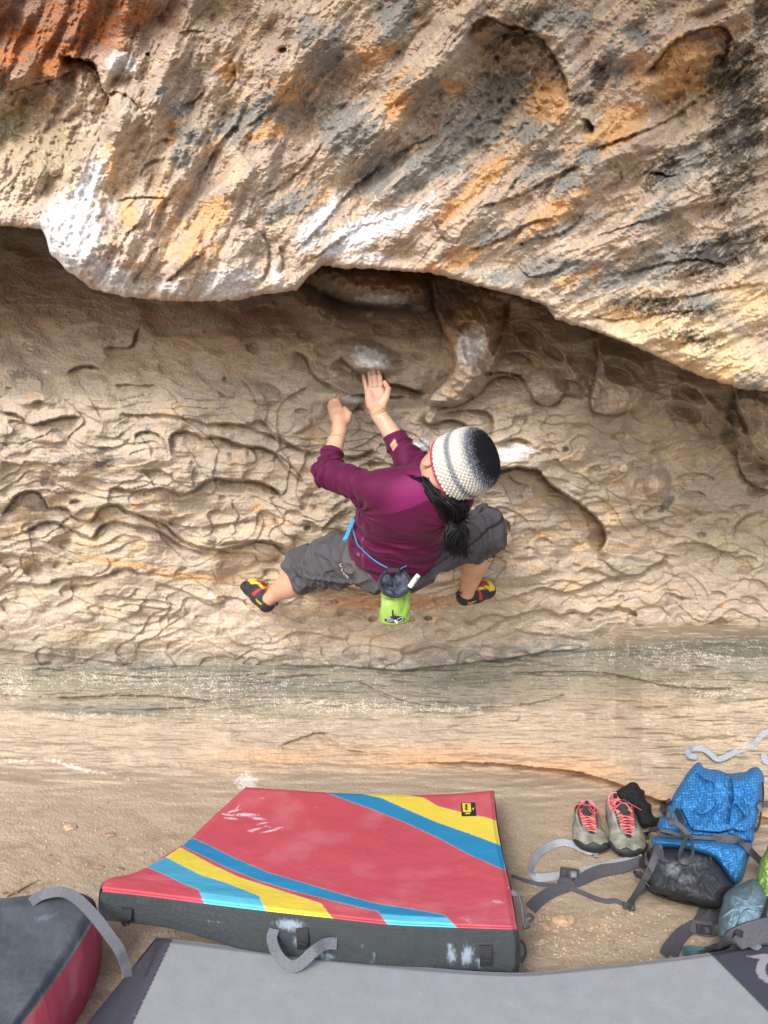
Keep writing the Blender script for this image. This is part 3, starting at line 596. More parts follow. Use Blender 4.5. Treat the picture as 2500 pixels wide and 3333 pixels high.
# ================================================================== signed-distance modelling, surface nets
def V3(v): return np.array(v, float)
def smu(a, b, k):
    h = np.clip(.5+.5*(a-b)/k, 0, 1); return a+(b-a)*h-k*h*(1-h)
class Vol:
    def __init__(s, lo, hi, h):
        s.lo = V3(lo); s.h = h; n = np.ceil((V3(hi)-s.lo)/h).astype(int)+1; s.n = n
        ax = [s.lo[i]+h*np.arange(n[i]) for i in range(3)]
        s.X, s.Y, s.Z = np.meshgrid(*ax, indexing='ij'); s.f = np.full(s.X.shape, 9.0)
    @staticmethod
    def around(pts, m, h):
        p = np.array(pts); return Vol(p.min(0)-m, p.max(0)+m, h)
    def cone(s, a, b, ra, rb, bulge=0):
        a = V3(a); b = V3(b); e = b-a; L = max(e@e, 1e-9)
        t = np.clip(((s.X-a[0])*e[0]+(s.Y-a[1])*e[1]+(s.Z-a[2])*e[2])/L, 0, 1)
        d = np.sqrt((s.X-a[0]-t*e[0])**2+(s.Y-a[1]-t*e[1])**2+(s.Z-a[2]-t*e[2])**2)
        return d-(ra+(rb-ra)*t+bulge*np.sin(PI*t))
    def ell(s, c, A, r):
        """ellipsoid, rows of A its axes"""
        c = V3(c); k = 0; g = 0
        for i in range(3):
            q = ((s.X-c[0])*A[i][0]+(s.Y-c[1])*A[i][1]+(s.Z-c[2])*A[i][2])
            k = k+(q/r[i])**2; g = g+(q/r[i]**2)**2
        k = np.sqrt(k); return k*(k-1)/np.maximum(np.sqrt(g), 1e-6)
    def rbox(s, c, A, r, rad):
        c = V3(c); o = 0; m = -9e9
        for i in range(3):
            q = abs((s.X-c[0])*A[i][0]+(s.Y-c[1])*A[i][1]+(s.Z-c[2])*A[i][2])-(r[i]-rad)
            o = o+np.maximum(q, 0)**2; m = np.maximum(m, q)
        return np.sqrt(o)+np.minimum(m, 0)-rad
    def half(s, p, n):
        """>0 on the side n points to"""
        p = V3(p); n = V3(n); return (s.X-p[0])*n[0]+(s.Y-p[1])*n[1]+(s.Z-p[2])*n[2]
    def add(s, d, k=.02):
        h = np.clip(.5+.5*(s.f-d)/k, 0, 1); s.f = s.f+(d-s.f)*h-k*h*(1-h)
    def cut(s, d): s.f = np.maximum(s.f, d)
    def smcut(s, d, k=.006):
        h = np.clip(.5-.5*(s.f-d)/k, 0, 1); s.f = s.f+(d-s.f)*h+k*h*(1-h)
    def mesh(s):
        f = s.f; g = f < 0
        c = np.zeros(np.array(f.shape)-1, np.int8)
        for i in (0, 1):
            for j in (0, 1):
                for k in (0, 1): c += g[i:f.shape[0]-1+i, j:f.shape[1]-1+j, k:f.shape[2]-1+k]
        act = (c > 0) & (c < 8); I = np.argwhere(act); idx = np.full(act.shape, -1, np.int64); idx[act] = np.arange(len(I))
        acc = np.zeros((len(I), 3)); cnt = np.zeros(len(I))
        for ax in range(3):
            o = [a for a in range(3) if a != ax]
            for i in (0, 1):
                for j in (0, 1):
                    p = I.copy(); p[:, o[0]] += i; p[:, o[1]] += j; q = p.copy(); q[:, ax] += 1
                    fa = f[p[:, 0], p[:, 1], p[:, 2]]; fb = f[q[:, 0], q[:, 1], q[:, 2]]
                    m = (fa < 0) != (fb < 0); t = np.where(m, fa/np.where(m, fa-fb, 1), 0)
                    pos = p.astype(float); pos[:, ax] += t
                    acc[m] += pos[m]; cnt[m] += 1
        V = s.lo+s.h*acc/cnt[:, None]; F = []
        for ax in range(3):
            o = [(ax+1) % 3, (ax+2) % 3]
            sl = [slice(None)]*3; sl[ax] = slice(0, -1); a = g[tuple(sl)]
            sl[ax] = slice(1, None); b = g[tuple(sl)]
            E = np.argwhere(a != b)
            E = E[(E[:, o[0]] > 0) & (E[:, o[1]] > 0) & (E[:, o[0]] < act.shape[o[0]]) & (E[:, o[1]] < act.shape[o[1]])]
            sg = a[E[:, 0], E[:, 1], E[:, 2]]
            def cell(di, dj):
                p = E.copy(); p[:, o[0]] -= di; p[:, o[1]] -= dj; return idx[p[:, 0], p[:, 1], p[:, 2]]
            q = np.stack([cell(1, 1), cell(0, 1), cell(0, 0), cell(1, 0)], 1)
            q[~sg] = q[~sg][:, ::-1]; F.append(q)
        F = np.vstack(F); F = F[(F >= 0).all(1)]
        return V, F
def vnormals(V, F):
    n = np.cross(V[F[:, 2]]-V[F[:, 0]], V[F[:, 3 % F.shape[1]]]-V[F[:, 1]])
    N = np.zeros_like(V)
    for k in range(F.shape[1]): np.add.at(N, F[:, k], n)
    return N/np.maximum(np.linalg.norm(N, axis=1), 1e-12)[:, None]
def relax(V, F, it=1, lam=.5):
    E = np.vstack([F[:, [k, (k+1) % F.shape[1]]] for k in range(F.shape[1])])
    for _ in range(it):
        S = np.zeros_like(V); C = np.zeros(len(V))
        np.add.at(S, E[:, 0], V[E[:, 1]]); np.add.at(S, E[:, 1], V[E[:, 0]]); np.add.at(C, E[:, 0], 1); np.add.at(C, E[:, 1], 1)
        V = V+lam*(S/np.maximum(C, 1)[:, None]-V)
    return V
def nrm(v): v = V3(v); return v/np.linalg.norm(v)
def frame(a, f):
    """orthonormal rows: a, f made square to a, third"""
    a = nrm(a); f = V3(f)-(V3(f)@a)*a; f = nrm(f); return np.array([a, f, np.cross(a, f)])
# ---- sweeps
def crv(pts, n=8):
    p = np.array([list(q) for q in pts], float)
    if len(p) < 3: return np.array([p[0]+(p[1]-p[0])*t for t in np.linspace(0, 1, n+1)])
    q = np.vstack([2*p[0]-p[1], p, 2*p[-1]-p[-2]]); out = []
    for i in range(1, len(q)-2):
        for k in range(n):
            t = k/n; out.append(.5*((2*q[i])+(-q[i-1]+q[i+1])*t+(2*q[i-1]-5*q[i]+4*q[i+1]-q[i+2])*t*t+(-q[i-1]+3*q[i]-3*q[i+1]+q[i+2])*t**3))
    out.append(p[-1]); return np.array(out)
def tube_vf(pts, r, seg=8, n=6, smooth=True, cap=True):
    c = crv(pts, n) if smooth else np.array([list(q) for q in pts], float)
    T = np.gradient(c, axis=0); T /= np.linalg.norm(T, axis=1)[:, None]
    up = V3((0, 0, 1)) if abs(T[0][2]) < .9 else V3((1, 0, 0)); V = []
    x = nrm(np.cross(T[0], up))
    rr = np.interp(np.linspace(0, 1, len(c)), np.linspace(0, 1, len(r)), r) if hasattr(r, '__len__') else np.full(len(c), r)
    for i in range(len(c)):
        x = nrm(x-(x@T[i])*T[i]); y = np.cross(T[i], x)
        for k in range(seg):
            a = 2*PI*k/seg; V.append(c[i]+rr[i]*(math.cos(a)*x+math.sin(a)*y))
    F = [(i*seg+k, i*seg+(k+1) % seg, (i+1)*seg+(k+1) % seg, (i+1)*seg+k) for i in range(len(c)-1) for k in range(seg)]
    if cap:
        V += [c[0], c[-1]]; a = len(V)-2
        F += [(a, (k+1) % seg, k, k) for k in range(seg)]
        b = (len(c)-1)*seg; F += [(a+1, b+k, b+(k+1) % seg, b+k) for k in range(seg)]
    return np.array(V), F
def ribbon_vf(pts, wdt, thick=.0015, nor=None, n=8):
    """strap: centre line, its width direction (one vector or one per point), a thin closed box section"""
    c = crv(pts, n)
    T = np.gradient(c, axis=0); T /= np.linalg.norm(T, axis=1)[:, None]
    if nor is None: nor = [(0, 0, 1)]
    N0 = np.array([list(q) for q in (nor if hasattr(nor[0], '__len__') else [nor])], float)
    tt = np.linspace(0, 1, len(c))
    Nn = np.stack([np.interp(tt, np.linspace(0, 1, len(N0)), N0[:, k]) for k in range(3)], 1) if len(N0) > 1 else np.tile(N0[0], (len(c), 1))
    W = np.cross(T, Nn); W /= np.maximum(np.linalg.norm(W, axis=1), 1e-9)[:, None]
    N = np.cross(W, T)
    w_ = np.interp(tt, np.linspace(0, 1, len(wdt)), wdt) if hasattr(wdt, '__len__') else np.full(len(c), wdt)
    V = []; F = []
    for i in range(len(c)):
        for a, b in ((-1, -1), (1, -1), (1, 1), (-1, 1)): V.append(c[i]+W[i]*w_[i]*.5*a+N[i]*thick*.5*b)
    for i in range(len(c)-1):
        for k in range(4): F.append((i*4+k, i*4+(k+1) % 4, (i+1)*4+(k+1) % 4, (i+1)*4+k))
    m = (len(c)-1)*4
    F += [(3, 2, 1, 0), (m, m+1, m+2, m+3)]
    return np.array(V), F
class Acc:
    """collects pieces of one part"""
    def __init__(s): s.V = []; s.F = []; s.C = []; s.n = 0
    def add(s, V, F, col=None):
        V = np.asarray(V, float); s.V.append(V)
        for f in F: s.F.append(tuple(int(i)+s.n for i in f))
        s.n += len(V)
        s.C.append(np.tile((1, 1, 1) if col is None else col, (len(V), 1)) if col is None or np.ndim(col) == 1 else col); return s
    def tube(s, pts, r, col=None, **k): return s.add(*tube_vf(pts, r, **k), col=col)
    def strap(s, pts, w, col=None, **k): return s.add(*ribbon_vf(pts, w, **k), col=col)
    def box(s, c, A, r, col=None):
        A = np.array(A); V = [V3(c)+A[0]*r[0]*x+A[1]*r[1]*y+A[2]*r[2]*z for x in (-1, 1) for y in (-1, 1) for z in (-1, 1)]
        return s.add(V, [(0, 1, 3, 2), (4, 6, 7, 5), (0, 4, 5, 1), (2, 3, 7, 6), (0, 2, 6, 4), (1, 5, 7, 3)], col)
    def build(s, name, m, parent=None, smooth=True, vc=False, bevel=0):
        V = np.vstack(s.V); me = bpy.data.meshes.new(name)
        fs = []
        for f in s.F:
            g = []
            for i in f:
                if i not in g: g.append(i)
            if len(g) > 2: fs.append(g)
        me.from_pydata([tuple(v) for v in V], [], fs); me.update()
        if vc:
            at = me.color_attributes.new('Col', 'FLOAT_COLOR', 'POINT'); c = np.ones((len(V), 4), np.float32); c[:, :3] = np.vstack(s.C); at.data.foreach_set('color', c.ravel())
        if smooth: me.polygons.foreach_set('use_smooth', [True]*len(me.polygons))
        me.materials.append(m); o = bpy.data.objects.new(name, me); COL.objects.link(o)
        if smooth and bevel == 0: me.set_sharp_from_angle(angle=math.radians(50))
        if bevel:
            b = o.modifiers.new('b', 'BEVEL'); b.width = bevel; b.segments = 2; b.limit_method = 'ANGLE'
        if parent is not None: seat(o, parent)
        return o
def text_mesh(name, txt, size, mat_, M, parent=None, ext=.0004, fit=None):
    cu = bpy.data.curves.new(name, 'FONT'); cu.body = txt; cu.size = size; cu.extrude = ext; cu.align_x = 'CENTER'; cu.align_y = 'CENTER'
    cu.offset = size*.012
    t = bpy.data.objects.new(name, cu); COL.objects.link(t)
    bpy.context.view_layer.update(); dg = bpy.context.evaluated_depsgraph_get()
    me = bpy.data.meshes.new_from_object(t.evaluated_get(dg)); bpy.data.objects.remove(t)
    if fit is not None:
        for v in me.vertices: v.co = Vector(fit(v.co))
    else: me.transform(M)
    me.name = name; me.materials.clear(); me.materials.append(mat_)
    o = bpy.data.objects.new(name, me); COL.objects.link(o)
    if parent is not None: seat(o, parent)
    return o
# ================================================================== CLIMBER
M_skin = vcmat('skin', rough=.5, spec=.35, scale=220, amt=.06, bump=.12, bscale=(350,), dist=.002)
M_shirt = vcmat('purple_shirt_fabric', rough=.62, spec=.16, scale=900, amt=.10, bump=.35, bscale=(60, 1200), dist=.004, sheen=.06)
M_trous = vcmat('charcoal_trouser_fabric', rough=.8, spec=.2, scale=700, amt=.06, bump=.10, bscale=(1100,), dist=.001, sheen=0)
M_hat = vcmat('wool', rough=.95, spec=.1, scale=500, amt=.2, bump=.6, bscale=(500, 1500), dist=.003)
M_hair = mat('black_hair', (.008, .0075, .008), .5, .3, 300, 0, spec=.22)
M_cord = mat('blue_cord', (.05, .27, .48), .6, .15, 400)
M_tan = mat('tan_tape', (.42, .25, .12), .7, .1, 300)
M_bead = mat('cream_beads', (.62, .5, .30), .5, .1, 300)
person = empty('person', P(1270, 1840, 2.88), 'climber in purple top, grey capris and striped wool hat hanging on the cave wall', 'person')
# ---- joints
shL = P(1214, 1592, 2.53); elL = P(1062, 1540, 2.70); wrL = P(1106, 1400, 2.79)
shR = P(1478, 1612, 2.50); elR = P(1348, 1522, 2.66); wrR = P(1233, 1348, 2.71)
hipL = P(1195, 1822, 2.90); knL = P(1002, 1850, 3.14); anL = P(878, 1948, 3.315)
hipR = P(1372, 1800, 2.88); knR = P(1578, 1720, 3.05); anR = P(1520, 1928, 3.28)
sp = nrm(P(1345, 1640, 2.57)-P(1262, 1850, 2.89)); lat = nrm(P(1500, 1618, 2.50)-P(1195, 1592, 2.53)); TF = frame(sp, lat); bk = TF[2]
if bk @ (CAM-P(1300, 1700, 2.7)) < 0: bk = -bk
TA = [TF[0], TF[1], bk]
def shoe_M(heel, toe, upv, mirror=1):
    x = nrm(toe-heel); y = np.cross(nrm(V3(upv)), x); y = nrm(y); z = np.cross(x, y)
    M = np.eye(4); M[:3, 0] = x*.92; M[:3, 1] = y*mirror*1.14; M[:3, 2] = z*1.14; M[:3, 3] = heel; return M
hl = P(868, 2004, 3.325); tl = P(799, 1898, 3.455); ML = shoe_M(hl, tl, nrm(anL-(hl*.75+tl*.25)))
hr = P(1486, 1970, 3.310); tr_ = P(1622, 1912, 3.42); MR = shoe_M(hr, tr_, nrm(anR-(hr*.75+tr_*.25)))
# ---- skin: arms and hands, legs, head: one body mesh
body = []
# left arm and hand
lo = np.minimum(elL, wrL)-.16; hi = np.maximum(elL, wrL)+.16
v = Vol.around([elL, wrL, P(1085, 1285, 2.84), P(1145, 1340, 2.78)], .045, .0025)
v.f = v.cone(elL, wrL, .031, .0235, .005)
hb = lambda u, w_, z: P(u, w_, z)
hand = Vol.cone
v.add(v.cone(hb(1105, 1398, 2.79), hb(1102, 1360, 2.80), .023, .026), .02)
v.add(v.cone(hb(1092, 1352, 2.815), hb(1124, 1362, 2.80), .020, .019), .02)
v.add(v.cone(hb(1088, 1332, 2.815), hb(1110, 1340, 2.805), .017, .017), .015)
v.add(v.cone(hb(1132, 1366, 2.795), hb(1136, 1348, 2.79), .0125, .0118), .008); v.add(v.cone(hb(1136, 1348, 2.79), hb(1122, 1330, 2.80), .0112, .0092), .004)   # thumb
for a, b, c, r in (((1112, 1338, 2.80), (1098, 1304, 2.785), (1107, 1292, 2.81), .0088), ((1096, 1334, 2.80), (1087, 1303, 2.79), (1096, 1291, 2.82), .0090),
                   ((1084, 1336, 2.81), (1078, 1310, 2.80), (1084, 1296, 2.83), .0086), ((1078, 1346, 2.82), (1072, 1322, 2.815), (1076, 1306, 2.84), .0078)):
    v.add(v.cone(hb(*a), hb(*b), r*1.12, r), .005); v.add(v.cone(hb(*b), hb(*c), r, r*.82), .003)
body.append(v.mesh())
# right arm and hand, palm to the camera
v = Vol.around([elR, wrR, P(1200, 1215, 2.81), P(1262, 1260, 2.72)], .05, .0025)
v.f = v.cone(elR, wrR, .034, .0255, .004)
PA = frame(P(1222, 1250, 2.76)-P(1232, 1340, 2.72), P(1262, 1290, 2.73)-P(1190, 1290, 2.73))
v.add(v.rbox(P(1222, 1292, 2.745), PA, (.046, .037, .013), .013), .018)
v.add(v.ell(P(1248, 1306, 2.722), frame(P(1262, 1272, 2.72)-P(1240, 1330, 2.72), lat), (.034, .016, .015)), .010)
v.add(v.ell(P(1204, 1302, 2.728), PA, (.036, .014, .013)), .010)
v.add(v.cone(P(1228, 1326, 2.735), P(1234, 1352, 2.71), .026, .0245), .018)
for a, b, c, r in (((1192, 1264, 2.745), (1187, 1241, 2.76), (1183, 1223, 2.79), .0074), ((1208, 1256, 2.745), (1205, 1231, 2.765), (1202, 1214, 2.80), .0082),
                   ((1224, 1253, 2.745), (1220, 1227, 2.765), (1216, 1210, 2.805), .0084), ((1240, 1254, 2.745), (1237, 1227, 2.76), (1232, 1211, 2.80), .0082)):
    v.add(v.cone(P(*a), P(*b), r*1.1, r), .003); v.add(v.cone(P(*b), P(*c), r*1.02, r*.86), .002)
v.add(v.cone(P(1256, 1296, 2.72), P(1264, 1266, 2.722), .0120, .0100), .008); v.add(v.cone(P(1264, 1266, 2.722), P(1252, 1244, 2.735), .0096, .0080), .003)
body.append(v.mesh())
# legs
CF = .0032
v = Vol.around([knL, anL, P(856, 1968, 3.39)], .085, CF)
v.f = v.cone(knL, anL, .056, .029, .008); cm = knL+(anL-knL)*.32
v.add(v.ell(cm+V3((.012, -.012, -.012)), frame(anL-knL, (0, -1, 0)), (.11, .05, .05)), .03)
v.add(v.cone(anL, ML[:3, :3]@V3((.060, 0, .040))+ML[:3, 3], .028, .024), .02)
body.append(v.mesh())
v = Vol.around([knR, anR, P(1535, 1952, 3.35)], .09, CF)
v.f = v.cone(knR, anR, .060, .030, .008); cm = knR+(anR-knR)*.34
v.add(v.ell(cm+V3((.0, -.016, -.0)), frame(anR-knR, (0, -1, 0)), (.115, .055, .055)), .03)
v.add(v.cone(anR, MR[:3, :3]@V3((.060, 0, .040))+MR[:3, 3], .028, .024), .02)
body.append(v.mesh())
# head
aH = nrm(.76*RT+.30*UP-.57*FW); AH = frame(aH, .06*RT+.82*UP+.50*FW); fH = AH[1]; eH = AH[2]
hc = P(1472, 1526, 2.44)                       # centre of the hat's rim, brow height
if eH @ (CAM-hc) < 0: pass
v = Vol(hc-.19, hc+.19, .003)
v.f = v.ell(hc+aH*.015-fH*.008, AH, (.105, .094, .078))
v.add(v.ell(hc-aH*.055+fH*.030, AH, (.062, .052, .056)), .03)            # jaw and cheeks
v.add(v.ell(hc-aH*.098+fH*.060, AH, (.020, .022, .024)), .02)            # chin
v.add(v.cone(hc-aH*.012+fH*.090, hc-aH*.045+fH*.108, .008, .012), .010)  # nose
for sgn in (-1, 1):
    v.add(v.ell(hc-aH*.040+fH*.075+eH*sgn*.036, AH, (.018, .018, .022)), .012)
    v.add(v.ell(hc-aH*.028-fH*.004+eH*sgn*.079, AH, (.030, .017, .008)), .004)   # ears
    v.cut(-v.ell(hc-aH*.030+fH*.002+eH*sgn*.088, AH, (.016, .008, .005)))
    v.add(v.ell(hc-aH*.012+fH*.083+eH*sgn*.032, AH, (.012, .011, .014)), .004)   # eyes under the brow
for dz, r in ((-.072, .009), (-.083, .010)): v.add(v.ell(hc+aH*dz+fH*.088, AH, (.006, .009, .022)), .003)   # lips
nk = P(1395, 1598, 2.53)
v.add(v.cone(hc-aH*.05-fH*.02, nk, .052, .056), .03)
body.append(v.mesh())
# trunk under the clothes joins them
v = Vol.around([shL, elL, shR, elR, hipL, knL, hipR, knR, nk, P(1270, 1830, 2.86)], .20, .008)
v.f = v.ell(P(1338, 1660, 2.62), TA, (.19, .150, .09)); v.add(v.ell(P(1270, 1830, 2.86), TA, (.12, .145, .09)), .05)
v.add(v.cone(shL, elL, .045, .036), .03); v.add(v.cone(shR, elR, .045, .036), .03); v.add(v.cone(hipL, knL, .08, .05), .03); v.add(v.cone(hipR, knR, .08, .05), .03); v.add(v.cone(P(1345, 1640, 2.57), nk, .07, .05), .03)
body.append(v.mesh())
BV = []; BF = []; n = 0
for V_, F_ in body: BV.append(V_); BF.append(F_+n); n += len(V_)
BV = np.vstack(BV); BF = np.vstack(BF)
c = np.zeros((len(BV), 3)); c[:] = (.56, .335, .225)
n3 = vn3(BV[:, 0]*25, BV[:, 1]*25, BV[:, 2]*25, 5); c = lerp3(c, (.62, .40, .28), ss(-.2, .6, n3)*.5); c = lerp3(c, (.46, .24, .155), ss(.1, .6, vn3(BV[:, 0]*70, BV[:, 1]*70, BV[:, 2]*70, 15))*.35)
def near(p, r): return np.exp(-((BV-p)**2).sum(1)/r**2)
rosy = np.maximum.reduce([near(P(1206, 1312, 2.72), .028), near(P(1262, 1262, 2.72), .02)]+[near(P(1182+14*k, 1225, 2.78), .012)*.8 for k in range(4)])
c = lerp3(c, (.62, .20, .14), np.clip(rosy, 0, 1)*.75)
handR = np.maximum(near(P(1222, 1285, 2.73), .045), near(P(1212, 1232, 2.77), .03))
c = lerp3(c, (.58, .40, .36), np.clip(handR*1.2, 0, 1)*.45*(vn3(BV[:, 0]*90, BV[:, 1]*90, BV[:, 2]*90, 6)*.5+.8))
c = lerp3(c, (.36, .18, .11), near(P(1105, 1345, 2.78), .05)*.35)
c = lerp3(c, (.40, .20, .13), np.clip(near(hc-aH*.03+fH*.02, .10), 0, 1)*.3)
c = lerp3(c, (.02, .02, .02), ss(.35, .5, np.maximum.reduce([near(hc-aH*.012+fH*.094+eH*s_*.032, .009) for s_ in (-1, 1)]))*.9)
bodyo = mesh_np('body', BV, BF, M_skin, col=c); seat(bodyo, person)
# ---- shirt
armd = lambda v, a, b, e, ra, rb, re: (v.add(v.cone(a, b, ra, rb), .035), v.add(v.cone(b, e, rb, re), .025))
cuL = elL+(wrL-elL)*.50; cuR = elR+(wrR-elR)*.60
v = Vol.around([shL, elL, shR, elR, cuL, cuR, P(1272, 1822, 2.86)], .19, .0036)
v.f = v.ell(P(1332, 1652, 2.61), TA, (.175, .166, .105))
v.add(v.ell(P(1292, 1752, 2.755), TA, (.15, .163, .105)), .06)
v.add(v.ell(P(1272, 1822, 2.86), TA, (.12, .163, .118)), .06)
v.add(v.ell(P(1265, 1650, 2.58), TA, (.13, .085, .075)), .05)
v.add(v.cone(P(1240, 1585, 2.52), P(1365, 1598, 2.50), .050, .058), .05)
v.add(v.cone(P(1365, 1598, 2.50), shR, .058, .058), .05); v.add(v.cone(P(1380, 1650, 2.56), P(1440, 1640, 2.54), .085, .085), .05)
def sleeve(a, b, e, w_, ra, rb, re, n):
    s_ = smu(v.cone(a, b, ra, rb), v.cone(b, e+(e-b)*.2, rb, re), .022)
    return np.maximum(s_, v.half(e, n))
tr = v.f
v.cut(-v.half(P(1262, 1853, 2.80), nrm(TA[0]+.05*TA[1]+.10*TA[2])))
v.add(sleeve(shL, elL, cuL, wrL, .055, .040, .036, nrm(wrL-elL)), .03)
v.add(sleeve(shR, elR, cuR, wrR, .057, .045, .0385, nrm(nrm(wrR-elR)+.25*lat)), .03)
hemp = P(1262, 1853, 2.80)
SV, SF = v.mesh()
SN = vnormals(SV, SF)
rel = SV-P(1300, 1720, 2.72)
ps = rel@TA[0]; pl = rel@TA[1]; pb = rel@TA[2]
def fold(a, b, c_, seed): return (1-abs(vn3(a, b, c_, seed)))**3.5
def segpar(p, a, b):
    e = b-a; t = ((p-a)@e)/(e@e); return t, np.linalg.norm(p-a-np.clip(t, 0, 1)[:, None]*e, axis=1)
disp = np.zeros(len(SV))
# trunk folds running across the lower back
tw = .9*vn3(ps*12, pl*9, pb*9, 31)
disp += .012*fold(ps*24+tw+pl*3.0, pl*3.2, pb*3, 32)*ss(.19, .05, ps)*ss(.30, .15, abs(pl)+.05)
disp += .007*fold(ps*50+1.4*tw-pl*7, pl*5, pb*5, 33)*ss(.17, .0, ps)
# creases that run from the armpits
for sh, sg in ((P(1178, 1640, 2.58), 1), (P(1460, 1650, 2.55), -1)):
    q = SV-sh; r = np.linalg.norm(q, axis=1); an = np.arctan2(q@TA[0], q@TA[1])
    disp += .0075*np.exp(-(r/.085)**2)*np.sin(an*11+vn3(SV[:, 0]*20, SV[:, 1]*20, SV[:, 2]*20, 34)*2.2)
for (a, b, cc, sd) in ((shL, elL, cuL, 41), (shR, elR, cuR, 51)):
    t1, d1 = segpar(SV, a, b); t2, d2 = segpar(SV, b, cc)
    m1 = ss(.085, .06, d1)*ss(.1, .35, t1)*ss(1.15, 1.0, t1); m2 = ss(.07, .055, d2)*ss(-.25, .0, t2)
    w1 = 1.1*vn3(SV[:, 0]*16, SV[:, 1]*16, SV[:, 2]*16, sd)
    disp += m1*.015*fold(t1*9+w1, SV[:, 2]*9, SV[:, 0]*5, sd+1); disp += m2*.013*fold(t2*5.5+w1, SV[:, 2]*9, SV[:, 0]*6, sd+2)
    eb = np.exp(-(((SV-b)**2).sum(1))/.05**2); disp += eb*.004*np.sin(t2*26+w1*3)
SV = SV+SN*(disp-.003)[:, None]
SV = relax(SV, SF, 1, .3)
def front_at(VV, u, v_, tol=.006):
    dr = nrm(P(u, v_, 1.0)-CAM); q = VV-CAM; t = q@dr; r = np.linalg.norm(q-t[:, None]*dr, axis=1)
    m = r < tol
    if not m.any(): m = r < r.min()+.004
    k = np.argmin(np.where(m, t, 1e9)); return VV[k]
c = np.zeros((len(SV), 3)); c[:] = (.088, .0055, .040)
# yoke panel: paler colour paints in lit sheen, its seam bowed across the shoulder blades
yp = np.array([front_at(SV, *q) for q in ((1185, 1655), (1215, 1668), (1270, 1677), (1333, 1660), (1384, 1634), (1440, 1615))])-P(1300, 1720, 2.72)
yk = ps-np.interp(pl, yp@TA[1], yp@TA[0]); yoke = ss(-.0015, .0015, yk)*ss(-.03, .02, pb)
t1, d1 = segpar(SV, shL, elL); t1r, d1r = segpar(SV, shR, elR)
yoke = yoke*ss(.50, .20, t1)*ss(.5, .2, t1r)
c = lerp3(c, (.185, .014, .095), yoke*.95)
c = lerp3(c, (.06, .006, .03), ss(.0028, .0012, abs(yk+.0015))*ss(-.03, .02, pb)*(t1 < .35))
sidel = abs(pl+.115+.25*np.clip(ps+.02, -.2, .08)); seam_ = ss(.0030, .0012, sidel)*ss(.03, .0, ps)*ss(0, .03, pb)
c = lerp3(c, (.22, .06, .15), seam_*.6)
c = lerp3(c, (.30, .14, .22), ss(.45, .8, vn3(SV[:, 0]*45, SV[:, 1]*45, SV[:, 2]*45, 61)*np.exp(-((pl+.13)**2+(ps+.13)**2)/.004)*1.4))
hd = (SV-hemp)@nrm(TA[0]+.05*TA[1]+.10*TA[2]); c = lerp3(c, (.055, .006, .03), ss(.0025, .001, abs(hd-.022)))
# the cut-out near the right cuff shows skin
hole = P(1282, 1446, 2.62); q = SV-hole; hx = q@RT; hz = q@UP
kite = abs(hx-.1*hz)/.0125+abs(hz)/.021
c = lerp3(c, (.55, .31, .21), ss(1.08, .95, kite)*(abs((q@FW)) < .06)*(((CAM-hole)@SN.T) > 0))
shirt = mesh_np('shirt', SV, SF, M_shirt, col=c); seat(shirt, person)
# ---- trousers
cfL = knL+(anL-knL)*.14; cfR = knR+(anR-knR)*.26
v = Vol.around([hipL, hipR, knL, knR, cfL, cfR, P(1275, 1832, 2.875)], .13, .0038)
v.f = v.ell(P(1275, 1832, 2.875), TA, (.115, .160, .110))
v.add(v.ell(P(1245, 1842, 2.855), TA, (.085, .09, .105)), .04); v.add(v.ell(P(1325, 1838, 2.85), TA, (.085, .085, .10)), .04)
v.cut(v.half(P(1262, 1853, 2.80)+TA[0]*.03, TA[0]))
lg = smu(v.cone(hipL, knL, .094, .068), v.cone(knL, cfL+(anL-knL)*.1, .070, .066), .02)
lg = smu(lg, v.cone(P(1180, 1782, 2.93), P(1080, 1808, 3.02), .072, .07), .04)
lg = np.maximum(lg, v.half(cfL, nrm(anL-knL))); lg = np.maximum(lg, -v.cone(cfL-(anL-knL)*.05, anL, .056, .056)); v.add(lg, .035)
lg = smu(v.cone(hipR, knR, .098, .076), v.cone(knR, cfR+(anR-knR)*.1, .078, .068), .02)
lg = np.maximum(lg, v.half(cfR, nrm(nrm(anR-knR)+.15*RT))); lg = np.maximum(lg, -v.cone(cfR-(anR-knR)*.05, anR, .058, .058)); v.add(lg, .035)
TV, TFc = v.mesh(); TN = vnormals(TV, TFc)
disp = np.zeros(len(TV))
for (a, b, cc, sd) in ((hipL, knL, cfL, 71), (hipR, knR, cfR, 81)):
    t1, d1 = segpar(TV, a, b); t2, d2 = segpar(TV, b, cc+(cc-b)*.6)
    w1 = vn3(TV[:, 0]*11, TV[:, 1]*11, TV[:, 2]*11, sd)
    disp += ss(.15, .6, t1)*ss(.13, .10, d1)*(.018*fold(t1*6+1.6*w1, TV[:, 2]*6, TV[:, 0]*6, sd+1)+.011*fold(t1*12+2*w1, TV[:, 2]*9, TV[:, 0]*9, sd+2))
    disp += ss(-.3, .2, t2)*.013*fold(t2*2+w1, TV[:, 2]*24, TV[:, 0]*24, sd+3)
rel = TV-P(1300, 1720, 2.72); ps = rel@TA[0]; pl = rel@TA[1]
disp += .004*fold(ps*30, pl*6, ps*3, 91)
TV = TV+TN*(disp-.005)[:, None]
c = np.zeros((len(TV), 3)); c[:] = (.072, .070, .078); c = lerp3(c, (.095, .091, .093), ss(0, .6, vn3(TV[:, 0]*9, TV[:, 1]*9, TV[:, 2]*9, 92)))
c = lerp3(c, (.02, .02, .022), ss(.004, .001, abs(ps+.118)))
trous = mesh_np('trousers', TV, TFc, M_trous, col=c); seat(trous, person)
M_dk = mat('dark_cord', (.02, .02, .022), .6, .1, 300)
A = Acc()
